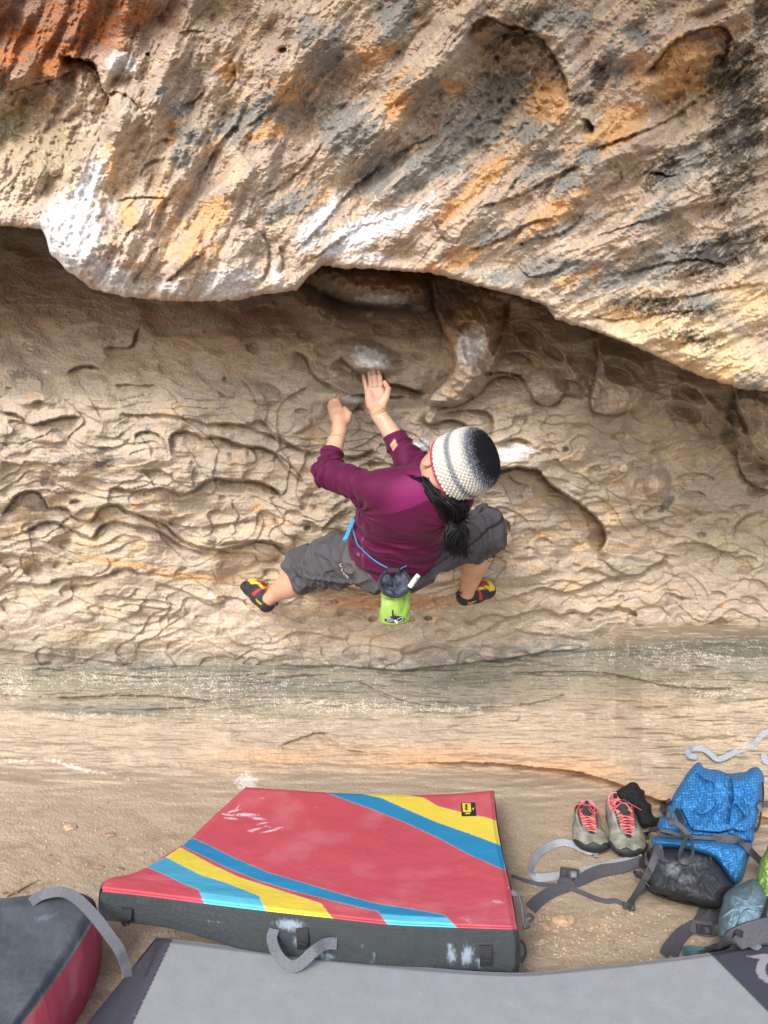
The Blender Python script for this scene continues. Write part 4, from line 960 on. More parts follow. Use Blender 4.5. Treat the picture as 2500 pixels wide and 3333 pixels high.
A.tube([P(951, 1838, 3.05), P(946, 1846, 3.04), P(952, 1851, 3.04), P(958, 1846, 3.04)], .0013, seg=5)
A.build('drawcord', M_dk, trous); A = Acc()
A.tube([P(962, 1850, 3.04), P(958, 1862, 3.035), P(964, 1868, 3.035), P(968, 1858, 3.04)], .0013, seg=5)
A.build('drawcord', M_dk, trous); A = Acc()
A.tube([P(1588, 1788, 2.97), P(1584, 1812, 2.965), P(1590, 1826, 2.97), P(1604, 1824, 2.97), P(1609, 1810, 2.97), P(1592, 1790, 2.975)], .0013, seg=5)
A.build('drawcord', M_dk, trous)
# lettering down the seat seam
Mw = mat('pale_print', (.6, .6, .62), .6, .05, 100)
# ---- wool hat: dome of revolution with stitches
nt, nr = 220, 120; th = np.linspace(0, 2*PI, nt, endpoint=False)
V_ = []; C_ = []
for j in range(nr+1):
    t = j/nr; hgt = -.006+.146*math.sin(t*PI/2)**.92; rad = .1015*(1-t**2.9)**.5*(1+.03*math.sin(PI*min(1, t*1.6)))
    st = .0030*np.sin(th*46+(PI if (int(t*24) % 2) else 0)+1.5*vn2(th*9, th*0+j*.35, 3))*abs(math.sin(t*24*PI))**.5 + .0030*abs(math.sin(t*24*PI))
    r = rad+st*(1 if t < .97 else .3)
    p = hc+aH*hgt+(AH[1]*1.06)[None]*(r*np.cos(th))[:, None]+AH[2][None]*(r*np.sin(th)*.98)[:, None]
    V_.append(p)
    n_ = vn2(th*26, th*0+t*40, 7)*.6+vn2(th*60, th*0+t*80, 8)*.4
    x = t+.02*n_+.01*np.sin(th*2)
    col = np.zeros((nt, 3)); W_ = np.array((.54, .52, .475)); G_ = np.array((.09, .11, .15)); K_ = np.array((.010, .010, .013))
    mixg = lambda m: (1-m)[:, None]*W_+m[:, None]*G_
    m = ss(.17, .22, x)*ss(.31, .26, x)*(.75+.6*n_).clip(0, 1)
    m = np.maximum(m, ss(.38, .62, x)*(.55+1.2*n_+ss(.5, .62, x)*.5).clip(0, 1))
    col = mixg(m); k = ss(.56, .80, x+.20*n_); col = col*(1-k[:, None])+K_*k[:, None]
    if t < .012: col[:] = (.42, .03, .10)
    C_.append(col)
V_ = np.array(V_).reshape(-1, 3); i = np.arange((nr+1)*nt).reshape(nr+1, nt)
F_ = np.stack([i[:-1].ravel(), np.roll(i, -1, 1)[:-1].ravel(), np.roll(i, -1, 1)[1:].ravel(), i[1:].ravel()], 1)
if np.dot(np.cross(V_[F_[0][1]]-V_[F_[0][0]], V_[F_[0][3]]-V_[F_[0][0]]), V_[F_[0][0]]-hc) < 0: F_ = F_[:, ::-1]
hat = mesh_np('wool_hat', V_, F_, M_hat, col=np.vstack(C_)); seat(hat, person)
A = Acc()
for k in range(60):                       # picot edge
    a = 2*PI*k/60
    p = hc-aH*.007+AH[1]*1.06*.103*math.cos(a)+AH[2]*.101*math.sin(a); b = 2*PI*(k+1)/60
    q = hc-aH*.007+AH[1]*1.06*.103*math.cos(b)+AH[2]*.101*math.sin(b)
    A.tube([p, (p+q)/2-aH*.004, q], .0020, seg=6, n=3)
A.build('hat_edging', mat('crimson_wool', (.42, .02, .09), .9, .3, 300), hat)
# ---- hair
rng = np.random.RandomState(3)
A = Acc()
def lock(pts, r0, k, spread, rad=.0028, taper=.35):
    c = crv(pts, 6)
    for _ in range(int(k*1.9)):
        rad_ = rad*rng.uniform(.4, .75)
        o0 = rng.randn(3)*spread*.6; o1 = rng.randn(3)*spread; ph = rng.rand()*6
        q = [c[j]+o0*(1-j/len(c))+o1*(j/len(c))+.004*np.sin(ph+j*.55)*nrm(o1+.001) for j in range(0, len(c), 2)]
        q.append(c[-1]+o1*1.6)
        A.tube(q, [rad_, rad_, rad_*.9, rad_*taper], seg=5, n=3, cap=False)
nape = P(1445, 1612, 2.44)
kn = P(1486, 1688, 2.475)
lock([P(1392, 1566, 2.43), P(1405, 1590, 2.41), P(1440, 1630, 2.41), kn], .0, 130, .014, .0034)
lock([P(1420, 1590, 2.42), P(1455, 1618, 2.39), P(1484, 1650, 2.41), kn], .0, 130, .013, .0034)
lock([P(1510, 1622, 2.41), P(1512, 1640, 2.41), P(1502, 1665, 2.43), kn], .0, 90, .010, .0034)
lock([P(1388, 1556, 2.44), P(1360, 1570, 2.45), P(1345, 1590, 2.46), P(1352, 1622, 2.47), P(1380, 1612, 2.47)], 0, 60, .008, .0022)
lock([P(1385, 1560, 2.42), P(1350, 1556, 2.44), P(1318, 1552, 2.47), P(1305, 1548, 2.50)], 0, 26, .007, .0014)
lock([P(1390, 1566, 2.43), P(1342, 1572, 2.46), P(1325, 1590, 2.47), P(1345, 1612, 2.47), P(1365, 1640, 2.47)], 0, 22, .009, .0013)
lock([P(1400, 1580, 2.42), P(1420, 1620, 2.43), P(1450, 1645, 2.45), P(1480, 1670, 2.46)], 0, 90, .014, .003)
for (q, k) in (([kn, P(1470, 1710, 2.45), P(1462, 1745, 2.45), P(1480, 1790, 2.47)], 150), ([kn, P(1502, 1708, 2.45), P(1510, 1740, 2.45), P(1492, 1775, 2.47)], 130),
               ([kn, P(1490, 1720, 2.44), P(1478, 1750, 2.44), P(1462, 1778, 2.46)], 130), ([kn, P(1496, 1720, 2.44), P(1498, 1750, 2.45), P(1508, 1800, 2.48)], 90)):
    lock(q, 0, k, .010, .0026, .2)
for _ in range(26):
    e = P(1484+rng.randn()*32, 1790+rng.randn()*22, 2.47)
    A.tube([kn, kn+(e-kn)*.5+rng.randn(3)*.012, e], [.0012, .001, .0006], seg=4, n=4, cap=False)
hair = A.build('hair', M_hair, person)
A = Acc(); A.tube([kn+V3((math.cos(a)*.014, -.004, math.sin(a)*.008)) for a in np.linspace(0, 2*PI, 12)], .004, seg=6)
A.build('hair_tie', mat('grey_elastic', (.06, .065, .07), .7, .1, 300), hair)
# ---- wrist things
def ring(p, ax, r, tr, mt, name, flat=1.0, k=30, parent=person):
    f = frame(ax, (0.3, -1, .2)); A = Acc()
    A.tube([p+r*(math.cos(a)*f[1]+math.sin(a)*f[2]) for a in np.linspace(0, 2*PI, k)], tr, seg=7, n=2)
    return A.build(name, mt, parent)
axL = nrm(wrL-elL); axR = nrm(wrR-elR)
A = Acc(); f = frame(axL-.25*RT, (0, -1, 0))
for k in range(44):
    a = 2*PI*k/44; p = elL+(wrL-elL)*.78+.0315*(math.cos(a)*f[1]+math.sin(a)*f[2])
    A.tube([p-.0018*f[0], p+.0018*f[0]], [.0012, .0026, .0012], seg=6, n=3)
A.build('bracelet', M_bead, person)
f = frame(axR, (0, -1, 0)); A = Acc()
nb = 40; prof = [(-.009, .0272), (-.009, .0292), (-.003, .0296), (.003, .0296), (.009, .0292), (.009, .0272)]
pc = wrR-axR*.004
VV = [pc+h_*f[0]+r_*(math.cos(2*PI*k/nb)*f[1]+math.sin(2*PI*k/nb)*f[2]) for h_, r_ in prof for k in range(nb)]
A.add(VV, [(j*nb+k, j*nb+(k+1) % nb, (j+1)*nb+(k+1) % nb, (j+1)*nb+k) for j in range(len(prof)-1) for k in range(nb)])
A.build('wrist_tape', M_tan, person)
ring(pc-axR*.0125, axR, .0290, .0011, mat('white_band', (.7, .66, .58), .5, .05), 'wrist_band')
# gold chain on the right ankle
A = Acc(); f = frame(nrm(P(1516, 1945, 3.33)-anR), (0, -1, 0)); pa = P(1514, 1938, 3.30)
for k in range(34):
    a = 2*PI*k/34; p = pa+.0345*(math.cos(a)*f[1]+math.sin(a)*f[2])+f[0]*(.010*math.sin(a+1)+.001*(k % 2))
    A.tube([p-.0022*f[2], p+.0022*f[2]], .0012, seg=5, n=1)
A.build('anklet', mat('gold', (.7, .42, .2), .3, .05, metal=.8), person)
# ================================================================== CLIMBING SHOES (worn)
def inpoly(U, V, pts):
    r = np.zeros(U.shape, bool); n = len(pts); j = n-1
    for i in range(n):
        xi, yi = pts[i]; xj, yj = pts[j]
        if yi != yj: r ^= ((yi > V) != (yj > V)) & (U < (xj-xi)*(V-yi)/(yj-yi)+xi)
        j = i
    return r
def polydist(U, V, pts):
    """signed distance to a closed outline, <0 inside"""
    d = np.full(U.shape, 1e9); n = len(pts)
    for i in range(n):
        a = np.array(pts[i], float); b = np.array(pts[(i+1) % n], float); e = b-a; l = e@e
        if l == 0: continue
        t = np.clip(((U-a[0])*e[0]+(V-a[1])*e[1])/l, 0, 1)
        d = np.minimum(d, np.hypot(U-a[0]-t*e[0], V-a[1]-t*e[1]))
    return np.where(inpoly(U, V, pts), -d, d)
M_yel = vcmat('yellow_leather', rough=.6, spec=.3, scale=300, amt=.08, bump=.2, bscale=(600,), dist=.001)
M_rub = mat('black_rubber', (.028, .029, .032), .55, .25, 200, .3, 300, spec=.35)
M_red = mat('red_leather', (.50, .03, .04), .6, .1, 200, .1, 400)
M_ytx = mat('yellow_print', (.75, .62, .05), .6, .05, 100)
M_lace = vcmat('speckled_lace', rough=.8, spec=.2, scale=900, amt=.5, bump=0)
def tf(M, V): return V@M[:3, :3].T+M[:3, 3]
def climbing_shoe(M, name):
    """local: x heel(0) to toe(.235), y across (+y the side seen), z up; down-turned toe"""
    lo = (-.03, -.06, -.06); hi = (.27, .06, .12); I = np.eye(3)
    def upper(v, g=0):
        f = v.cone((.030, 0, .034), (.10, 0, .036), .029+g, .033+g)
        f = smu(f, v.cone((.10, 0, .036), (.175, .002, .022), .034+g, .034+g), .03)
        f = smu(f, v.cone((.175, .002, .020), (.215, .006, -.002), .030+g, .019+g), .02)
        f = smu(f, v.cone((.045, 0, .05), (.055, 0, .085), .027+g, .027+g), .02)
        f = smu(f, v.ell((.11, 0, .055), I, (.05, .027+g, .022+g)), .02)
        return f
    v = Vol(lo, hi, .0026); v.f = upper(v); v.cut(v.half((.05, 0, .088), nrm((-.30, 0, 1))))
    v.cut(-v.cone((.053, 0, .060), (.060, 0, .12), .0235, .027))
    V, F = v.mesh(); c = np.zeros((len(V), 3)); c[:] = (.78, .50, .07)
    c = lerp3(c, (.82, .62, .16), ss(.17, .21, V[:, 0]))
    c = lerp3(c, (.035, .033, .035), ss(.026, .029, abs(V[:, 1])+.10*np.clip(.16-V[:, 0], 0, .1)+.25*np.clip(.045-V[:, 2]-.2*(.2-V[:, 0]), 0, .1)))
    c = lerp3(c, (.55, .03, .035), (V[:, 0] < .100-.35*(V[:, 2]-.05))*(V[:, 0] > .084)*(V[:, 2] > .030)*1.0)
    c = lerp3(c, (.035, .033, .035), (V[:, 0] < .068)*(V[:, 2] > .040)*1.0)
    c = lerp3(c, (.75, .33, .06), (V[:, 0] < .07)*(V[:, 2] < .040)*1.0)
    c = lerp3(c, (.30, .05, .04), (abs(V[:, 1]) < .012)*(V[:, 0] > .09)*(V[:, 0] < .165)*(V[:, 2] > .045)*1.0)
    up = mesh_np(name+'_upper' if False else 'shoe_upper', tf(M, V), F, M_yel, col=c); seat(up, None or person)
    # rubber: sole, rand and heel cup hug the upper
    v.f = upper(v, .0032)
    top = .038+.004*ss(.15, .235, v.X)+.010*ss(.05, .0, v.X)-.016*ss(.05, .09, v.X)*ss(.15, .11, v.X)-.30*np.clip(v.X-.15, 0, 1)+.004*np.sin(v.X*60)
    v.cut(v.Z-top-.006); v.cut(-upper(v, -.001))
    V, F = v.mesh(); rb = mesh_np('sole_rand', tf(M, V), F, M_rub); seat(rb, up)
    # black strap over the heel with its writing
    v.f = upper(v, .0018); v.cut(abs(v.Z-.041+.18*(v.X-.03))-.0095); v.cut(v.X-.105); v.cut(-upper(v, -.001))
    V, F = v.mesh(); hs = mesh_np('heel_strap', tf(M, V), F, M_rub); seat(hs, up)
    for side in (1, -1):
        def fit(co, side=side):
            x = .062-side*(-1)*co.x*1.0*(-1); x = .060+side*(-co.x) ; z = .041-.18*(x-.03)+co.y
            y = side*(.0335+.0025)*math.sqrt(max(.05, 1-((.045-x)/.075)**2 if x < .045 else 1)); y = side*(.0362 if x > .03 else .0362-.9*(.03-x)**1.1)
            return M[:3, :3]@V3((x, y+side*co.z, z))+M[:3, 3]
        text_mesh('brand_print', 'LA SPORTIVA', .0125, M_ytx, None, up, .0006, fit)
    A = Acc()
    for k in range(7):
        x = .098+.0115*k; z = .075-.33*(x-.098); w_ = .0135
        for s_ in (1, -1):
            a = V3((x, -w_*s_, z-.004)); b = V3((x+.0115, w_*s_, z-.0075)); m_ = (a+b)/2+V3((0, 0, .0045))
            A.tube([tf(M, p) for p in (a, m_, b)], .0021, col=(.04, .036, .025) if (k+s_) % 3 else (.35, .25, .05), seg=6, n=4)
    for q in ([(.105, .004, .082), (.10, .022, .095), (.085, .032, .105), (.078, .026, .110), (.088, .012, .095)], [(.105, -.004, .082), (.115, -.02, .082), (.135, -.030, .068), (.150, -.030, .055)], [(.105, 0, .082), (.120, .022, .074), (.140, .034, .055)]):
        A.tube([tf(M, V3(p)) for p in q], .0013, col=(.04, .036, .025), seg=6, n=5)
    lc = A.build('laces', M_lace, up, vc=True)
    A = Acc(); pts = [(.012, 0, .066), (-.006, 0, .078), (-.020, 0, .082), (-.026, 0, .074), (-.016, 0, .062), (.006, 0, .052)]
    A.strap([tf(M, V3(p)) for p in pts], .013, thick=.002, nor=[list(M[:3, :3]@V3((0, .05, 1))), list(M[:3, :3]@V3((-1, .05, 0))), list(M[:3, :3]@V3((0, .05, -1)))])
    pt = A.build('pull_tab', M_rub, up)
    return up
# axis through the shoe; ankle must land over the heel
climbing_shoe(ML, 'climbing_shoe')
climbing_shoe(MR, 'climbing_shoe')
# seat-seam print on the trousers
def onsurf(VV, pts, lift=.003): return [front_at(VV, u, v)-lift*nrm(front_at(VV, u, v)-CAM)*1.0 for u, v in pts]
q = onsurf(TV, [(1107, 1842), (1112, 1858), (1119, 1869), (1126, 1878)], .002)
for k, ch in enumerate('OCUN'):
    f3 = frame(nrm(q[min(k+1, 3)]-q[max(k-1, 0)]), CAM-q[k]); M = Matrix.Identity(4)
    X, Y, Z = f3[0], np.cross(f3[1], f3[0]), f3[1]
    for i in range(3): M[i][0] = X[i]; M[i][1] = Y[i]; M[i][2] = Z[i]; M[i][3] = q[k][i]
    text_mesh('print', ch, .017, Mw, M, trous, .0008)

# ================================================================== CHALK BAG
M_lime = vcmat('lime_cloth', rough=.85, spec=.15, scale=500, amt=.08, bump=.2, bscale=(700,), dist=.001)
M_navy = mat('dark_fleece', (.030, .036, .048), .9, .35, 90, .5, 200, sheen=0)
M_blk = mat('black_webbing', (.022, .022, .025), .75, .2, 300, .2, 600)
bag = empty('chalk_bag', P(1286, 1980, 2.72), 'lime green chalk bag with dark mouth hanging behind the climber from a blue cord', 'chalk bag')
rc = P(1285, 1897, 2.705); upw = V3((0, 0, 1))
nr_ = nrm(-.86*FW+.50*UP)
ctr = crv([rc, P(1286, 1925, 2.735), P(1285, 1965, 2.745), P(1284, 2005, 2.745), P(1283, 2028, 2.742)], 10)
K = len(ctr); nb = 96; VV = []; CC = []
for j in range(K):
    t = j/(K-1)
    ax = nrm(nr_*(1-ss(0, .45, np.array(t)))+nrm(upw+.10*(-FW))*ss(0, .45, np.array(t))+1e-6)
    f = frame(ax, RT)      # rows: axis, x, other
    rr = np.interp(t, [0, .12, .35, .7, .88, .97, 1], [.0540, .0500, .0500, .0555, .0545, .044, .004])
    a = np.arange(nb)*2*PI/nb
    wr = .0035*np.sin(a*5+t*5+2*vn2(a*1.5, a*0+t*3, 5))*math.sin(min(1, t*1.3)*PI)+.003*vn2(a*2, a*0+t*7, 6)
    ry = rr*(.97-.2*t)
    VV.append(ctr[j]+((rr+wr)*np.cos(a))[:, None]*f[1]+((ry+wr)*np.sin(a))[:, None]*f[2])
VV = np.array(VV); i = np.arange(K*nb).reshape(K, nb)
FF = np.stack([i[:-1].ravel(), i[1:].ravel(), np.roll(i, -1, 1)[1:].ravel(), np.roll(i, -1, 1)[:-1].ravel()], 1)
cc = np.zeros((K*nb, 3)); cc[:] = (.22, .35, .07)
V_ = VV.reshape(-1, 3); cc = lerp3(cc, (.30, .43, .12), ss(0, .6, vn3(V_[:, 0]*20, V_[:, 1]*20, V_[:, 2]*20, 4)))
shell = mesh_np('bag_shell', V_, FF, M_lime, col=cc); seat(shell, bag)
f = frame(nr_, RT); A = Acc()
A.tube([rc+nr_*.002+.0535*math.cos(a)*f[1]+.052*math.sin(a)*f[2] for a in np.linspace(0, 2*PI, 30)], .0062, seg=10, n=2)
A.build('rim', M_navy, bag)
VV = []
for j in range(22):
    t = j/21; a = np.arange(nb)*2*PI/nb
    r = .0520*(1-t)**.7*(1-.25*math.sin(t*PI))+.003
    wr = .010*t*(1-t)*4*np.sin(a*4+1.5*vn2(a*1.1, a*0+2, 8)+t*2)
    VV.append(rc+nr_*(.003-.060*t**1.1)+((r+wr)*np.cos(a))[:, None]*f[1]+((r+wr)*np.sin(a))[:, None]*f[2])
VV = np.array(VV).reshape(-1, 3); i = np.arange(22*nb).reshape(22, nb)
lin = mesh_np('lining', VV, np.stack([i[:-1].ravel(), i[1:].ravel(), np.roll(i, -1, 1)[1:].ravel(), np.roll(i, -1, 1)[:-1].ravel()], 1), mat('grey_fleece_lining', (.075, .09, .12), .95, .4, 70, .6, 160)); seat(lin, bag)
A = Acc(); A.strap([P(1262, 1856, 2.70), P(1281, 1856, 2.70), P(1300, 1856, 2.70)], .016, nor=(0, -1, .4), thick=.004)
A.build('belt_loop', M_blk, bag)
# oval patch with its writing, drawn cord and toggle
pc = P(1284, 2016, 2.675); fx = frame(RT, UP+.06*(-FW))
def on_bag(x, y, lift):
    u, v_ = 1284+x, 2016-y
    p = front_at(V_, u, v_, .008); dr = nrm(P(u, v_, 1.0)-CAM)
    t = (p-CAM)@dr; return CAM+dr*(t-lift)
n = 28; VV = [on_bag(0, 0, .004)]+[on_bag(33*math.cos(2*PI*k/n), 10.5*math.sin(2*PI*k/n)+.06*33*math.cos(2*PI*k/n), .0042) for k in range(n)]
VB = [p+FW*.0025 for p in VV]
A = Acc(); A.add(VV+VB, [(0, 1+k, 1+(k+1) % n, 1+(k+1) % n) for k in range(n)]+[(1+k, n+2+k, n+2+(k+1) % n, 1+(k+1) % n) for k in range(n)])
patch = A.build('logo_patch', M_blk, bag)
def fit_patch(cx, cy, s=2500/2.7): return lambda co: on_bag(cx+co.x*s, cy+co.y*s+.06*(cx+co.x*s), .0052+co.z)
text_mesh('print', 'WILD', .0115, Mw, None, patch, .0004, fit_patch(-13, 3.2)); text_mesh('print', 'COUNTRY', .0068, Mw, None, patch, .0004, fit_patch(-10, -4.8))
A = Acc(); A.tube([on_bag(*q, .005) for q in ((8, -6), (12, 2), (22, 6), (28, 4), (24, -3), (14, -7), (8, -6))], .0010, seg=5)
A.build('emblem', Mw, patch)
A = Acc(); A.tube([P(1278, 1985, 2.672), P(1279, 2000, 2.670), P(1281, 2010, 2.668)], .0032, seg=8); A.tube([P(1272, 2010, 2.664), P(1290, 2008, 2.664)], [.004, .0065, .004], seg=8); A.tube([P(1280, 2012, 2.664), P(1288, 2018, 2.664), P(1285, 2024, 2.664)], .003, seg=8)
A.build('cord_toggle', M_blk, bag)
A = Acc(); A.tube([P(1285, 2018, 2.66), P(1293, 2028, 2.66)], .0042, seg=8); A.build('cord_tag', Mw, bag)
cp = onsurf(SV, [(1145, 1700), (1146, 1722), (1150, 1745), (1160, 1770), (1176, 1793), (1198, 1813), (1222, 1832), (1244, 1845), (1259, 1853)], .004)
A = Acc(); A.tube(cp, .0024, seg=7); A.build('waist_cord', M_cord, bag)
cp = onsurf(SV, [(1301, 1856), (1312, 1851), (1324, 1847)], .004)
A = Acc(); A.tube(cp, .0020, seg=7); A.build('waist_cord', M_cord, bag)
A = Acc(); A.strap([P(1151, 1690, 2.66), P(1140, 1712, 2.67), P(1131, 1738, 2.68), P(1120, 1760, 2.69)], .013, nor=(0, -1, .2), thick=.003); A.box(P(1124, 1752, 2.685), [nrm(RT+.3*UP), nrm(UP-.3*RT), FW], (.0075, .004, .004))
A.build('webbing_tail', mat('blue_webbing', (.05, .30, .52), .6, .1, 400), bag)
A = Acc(); A.tube([P(1334, 1910, 2.68), P(1349, 1889, 2.675), P(1363, 1871, 2.675)], [.009, .0095, .0085], seg=12, n=6)
br = A.build('brush_handle', mat('cream_plastic', (.62, .68, .56), .4, .05, 100), None); br.name = 'brush'
tag(br, 'small cream brush tucked beside the chalk bag at the waist', 'brush')
A = Acc(); A.tube([P(1353, 1890, 2.664), P(1357, 1879, 2.664), P(1361, 1882, 2.664), P(1356, 1888, 2.664)], .0010, seg=5); A.tube([P(1346, 1899, 2.664), P(1352, 1892, 2.664)], .0008, seg=5)
A.build('handwriting', mat('green_ink', (.05, .25, .12), .5, .05, 100), br)

# ================================================================== PADS
M_pad = vcmat('pad_cover', rough=.85, spec=.15, scale=260, amt=.07, bump=.25, bscale=(60, 900), dist=.002)
def web(mname, col): return mat(mname, col, .8, .18, 260, .35, 900, spec=.2)
M_web = web('grey_webbing', (.13, .135, .15)); M_webl = web('pale_grey_webbing', (.30, .32, .35)); M_webd = web('dark_grey_webbing', (.075, .075, .085))
def pinterp(pts, n):
    p = dens(pts, 8); l = np.r_[0, np.cumsum(np.hypot(*np.diff(p, axis=0).T))]; t = np.linspace(0, l[-1], n)
    return np.stack([np.interp(t, l, p[:, 0]), np.interp(t, l, p[:, 1])], 1)
def pad_slab(front, back, left, right, zf, thick, ns, nt, colf, name, m, bulge=.012, bev=.014, rim_k=5, wr=.003):
    Fp, Bp, Lp, Rp = pinterp(front, ns), pinterp(back, ns), pinterp(left, nt), pinterp(right, nt)   # front/back left->right, left/right front->back
    s = np.linspace(0, 1, ns)[None, :, None]; t = np.linspace(0, 1, nt)[:, None, None]
    C = (1-t)*Fp[None]+t*Bp[None]+(1-s)*Lp[:, None]+s*Rp[:, None]-((1-s)*(1-t)*Fp[0]+s*(1-t)*Fp[-1]+(1-s)*t*Bp[0]+s*t*Bp[-1])
    U, V = C[..., 0], C[..., 1]; S = np.broadcast_to(s[..., 0], U.shape); T = np.broadcast_to(t[..., 0], U.shape)
    z = zf(S, T, U, V)+wr*fbm(S*9, T*9, 4, 800)
    d = FW+((U-CU)/FPX)[..., None]*RT+((CV-V)/FPX)[..., None]*UP
    W = CAM+((z-CAM[2])/d[..., 2])[..., None]*d
    wc = colf(U, V, S, T)
    return W, wc, S, T
X4 = lambda l: [(x*1.0549, 2450+y*1.0549) for x, y in l]
rp_front = X4([(316,428),(430,440),(650,468),(850,492),(1025,511),(1200,530),(1420,540),(1596,546)])
rp_back = X4([(758,106),(850,112),(1000,122),(1150,128),(1300,130),(1420,125),(1522,116)])
rp_left = X4([(316,428),(320,400),(350,384),(400,375),(460,350),(520,310),(590,265),(650,205),(758,106)])
rp_right = X4([(1596,546),(1570,400),(1545,290),(1530,200),(1522,116)])
ST = [((.025,.225,.42), X4([(1005,122),(1060,143),(1150,175),(1250,215),(1350,262),(1450,315),(1560,364),(1552,288),(1450,250),(1350,215),(1250,172),(1180,140),(1120,127)])),
      ((.70,.56,.07), X4([(1120,127),(1180,140),(1250,172),(1350,215),(1450,250),(1552,288),(1540,213),(1500,200),(1450,190),(1400,178),(1350,165),(1310,140),(1240,127)])),
      ((.025,.225,.42), X4([(592,262),(640,283),(720,323),(830,370),(950,405),(1050,435),(1160,465),(1260,480),(1370,500),(1416,545),(1200,535),(1165,488),(1100,475),(1000,450),(900,425),(800,395),(700,355),(620,315),(562,288)])),
      ((.70,.56,.07), X4([(556,292),(600,315),(660,348),(740,385),(850,420),(930,445),(990,465),(1030,515),(822,490),(800,442),(700,402),(620,377),(560,347),(512,322)])),
      ((.07,.34,.50), X4([(512,322),(560,347),(620,377),(700,402),(800,442),(822,490),(632,468),(612,422),(560,402),(500,372),(450,352)])) ]
def red_col(U, V, S, T):
    c = np.zeros(U.shape+(3,)); c[:] = (.50, .080, .105)
    edge = np.zeros(U.shape)
    for k, (cl, pl) in enumerate(ST):
        m = inpoly(U, V, pl); c[m] = cl
        if k in (2, 4): fr = ss(.075, .06, T); c = np.where((m & (fr > 0))[..., None], c*(1-fr[..., None])+fr[..., None]*V3((.12, .52, .68)), c)
        dd = abs(polydist(U[::1], V[::1], pl)); c = lerp3(c, np.array((.85, .80, .55)), ss(1.8, .8, dd)*.35*((np.floor((U+V)/3) % 2) > 0))
    c *= (1+.05*fbm(S*7, T*7, 4, 810))[..., None]
    c = lerp3(c, (.60, .24, .25), ss(-.05, .6, fbm(S*5, T*4, 5, 811))*.40*(c[..., 0] > .4)*(c[..., 1] < .3))
    hp = blobs(U, V, [(800,2652,44,7,0,1),(760,2640,26,4,-.25,1),(742,2652,26,4,.15,1),(752,2664,30,4,.1,1),(770,2632,20,3,-.9,.8),(840,2664,34,6,.1,.9),(855,2680,26,4,-.2,.8),(830,2700,30,4,-.25,1),(880,2704,36,4,-.2,1),(815,2705,16,4,.3,.8),(905,2695,22,3,-.2,.9),
        (850,2598,24,3,0,.5),(1620,2935,30,7,.1,.7),(1655,2890,10,4,0,.6),(1520,2995,40,12,.5,.5),(1080,2960,40,8,0,.3),(870,2690,20,3,.2,.7)])
    k = ss(.35, .9, hp+.5*fbm(U/7, V/4, 3, 812)); c = lerp3(c, (.74, .66, .68), k*.75)
    c = lerp3(c, (.74, .60, .60), ss(.72, .85, vn2(U/4, V/3, 813))*ss(0, .6, fbm(U/120, V/80, 2, 814)+.2)*.5)
    return c
def zred(S, T, U, V):
    z = .24-.075*T+.035*ss(.25, 0, S)*ss(.9, .2, T)
    z = z-.035*np.sin(PI*S)*ss(.5, 1, T)*.5-.010*np.cos(S*PI*2)*ss(1, .5, T)
    return z-.016*ss(.035, 0, T)**2-.006*ss(.02, 0, S)-.010*ss(.985, 1, S)-.006*ss(.985, 1, T)
ns, nt = 430, 300
W, wc, S, T = pad_slab(rp_front, rp_back, rp_left, rp_right, zred, .12, ns, nt, red_col, 'cover', M_pad)
rpad = empty('crash_pad', W[nt//2, ns//2]+V3((0, 0, -.12)), 'red crash pad with blue and yellow curved stripes lying on the shelf below the climber', 'crash pad')
W = W-V3((0, 0, 1))*0
cov = mesh_np('top_cover', W.reshape(-1, 3), grid_faces(nt, ns), M_pad, col=wc.reshape(-1, 3)); seat(cov, rpad)
# black mesh side all round and the underside
def pxd(p):
    d_ = p-CAM; Z = d_@FW; return 1250+2500*(d_@RT)/Z, 1666.5-2500*(d_@UP)/Z
ringp = np.vstack([W[0, :], W[1:, -1], W[-1, -2::-1], W[-2:0:-1, 0]])
cen = ringp.mean(0); nrg = len(ringp); rows = []; hN = 34
lft = ss(-.28, -.62, ringp[:, 0])*ss(2.5, 2.05, ringp[:, 1])
out = ringp-cen; out[:, 2] = 0; out /= np.linalg.norm(out, axis=1)[:, None]
for j in range(hN+1):
    t = j/hN; p = ringp+V3((0, 0, -1))*((.128-.045*lft)*t)[:, None]+out*(.008*math.sin(PI*t)+.004-.02*max(0, t-.9))+out*(.003*fbm(np.arange(nrg)/26., np.full(nrg, t*3.), 3, 820))[:, None]
    if j == 0: p = ringp
    rows.append(p)
rows = np.array(rows); i = np.arange((hN+1)*nrg).reshape(hN+1, nrg)
F1 = np.stack([i[:-1].ravel(), i[1:].ravel(), np.roll(i, -1, 1)[1:].ravel(), np.roll(i, -1, 1)[:-1].ravel()], 1)
Vs = rows.reshape(-1, 3); cb = Vs[-nrg:].mean(0)
Vs = np.vstack([Vs, cb]); b0 = hN*nrg; F2 = np.array([(b0+k, b0+k, len(Vs)-1, b0+(k+1) % nrg) for k in range(0)]) if False else None
us_, vs_ = pxd(Vs)
c = np.zeros((len(Vs), 3)); c[:] = (.036, .042, .044); c *= (1+.5*((np.floor(us_/5)+np.floor(vs_/5)) % 2)-.2)[:, None]
sm = blobs(us_, vs_, [(945,3010,60,22,.1,1),(980,3070,40,30,.6,.8),(1060,3110,40,26,.2,.7),(1470,3110,20,36,0,.9),(1520,3110,24,40,.2,1),(1465,3080,12,14,0,.9),(1215,3115,10,26,.3,.6),(460,3030,20,12,.4,.7),(1180,3080,8,14,0,.6),(1410,3150,60,10,0,.5),(1560,3130,20,26,0,.7),(700,3000,120,3,.12,.5)])
c = lerp3(c, (.36, .43, .52), ss(.35, .95, sm+.45*fbm(us_/9, vs_/14, 4, 821))*.6)
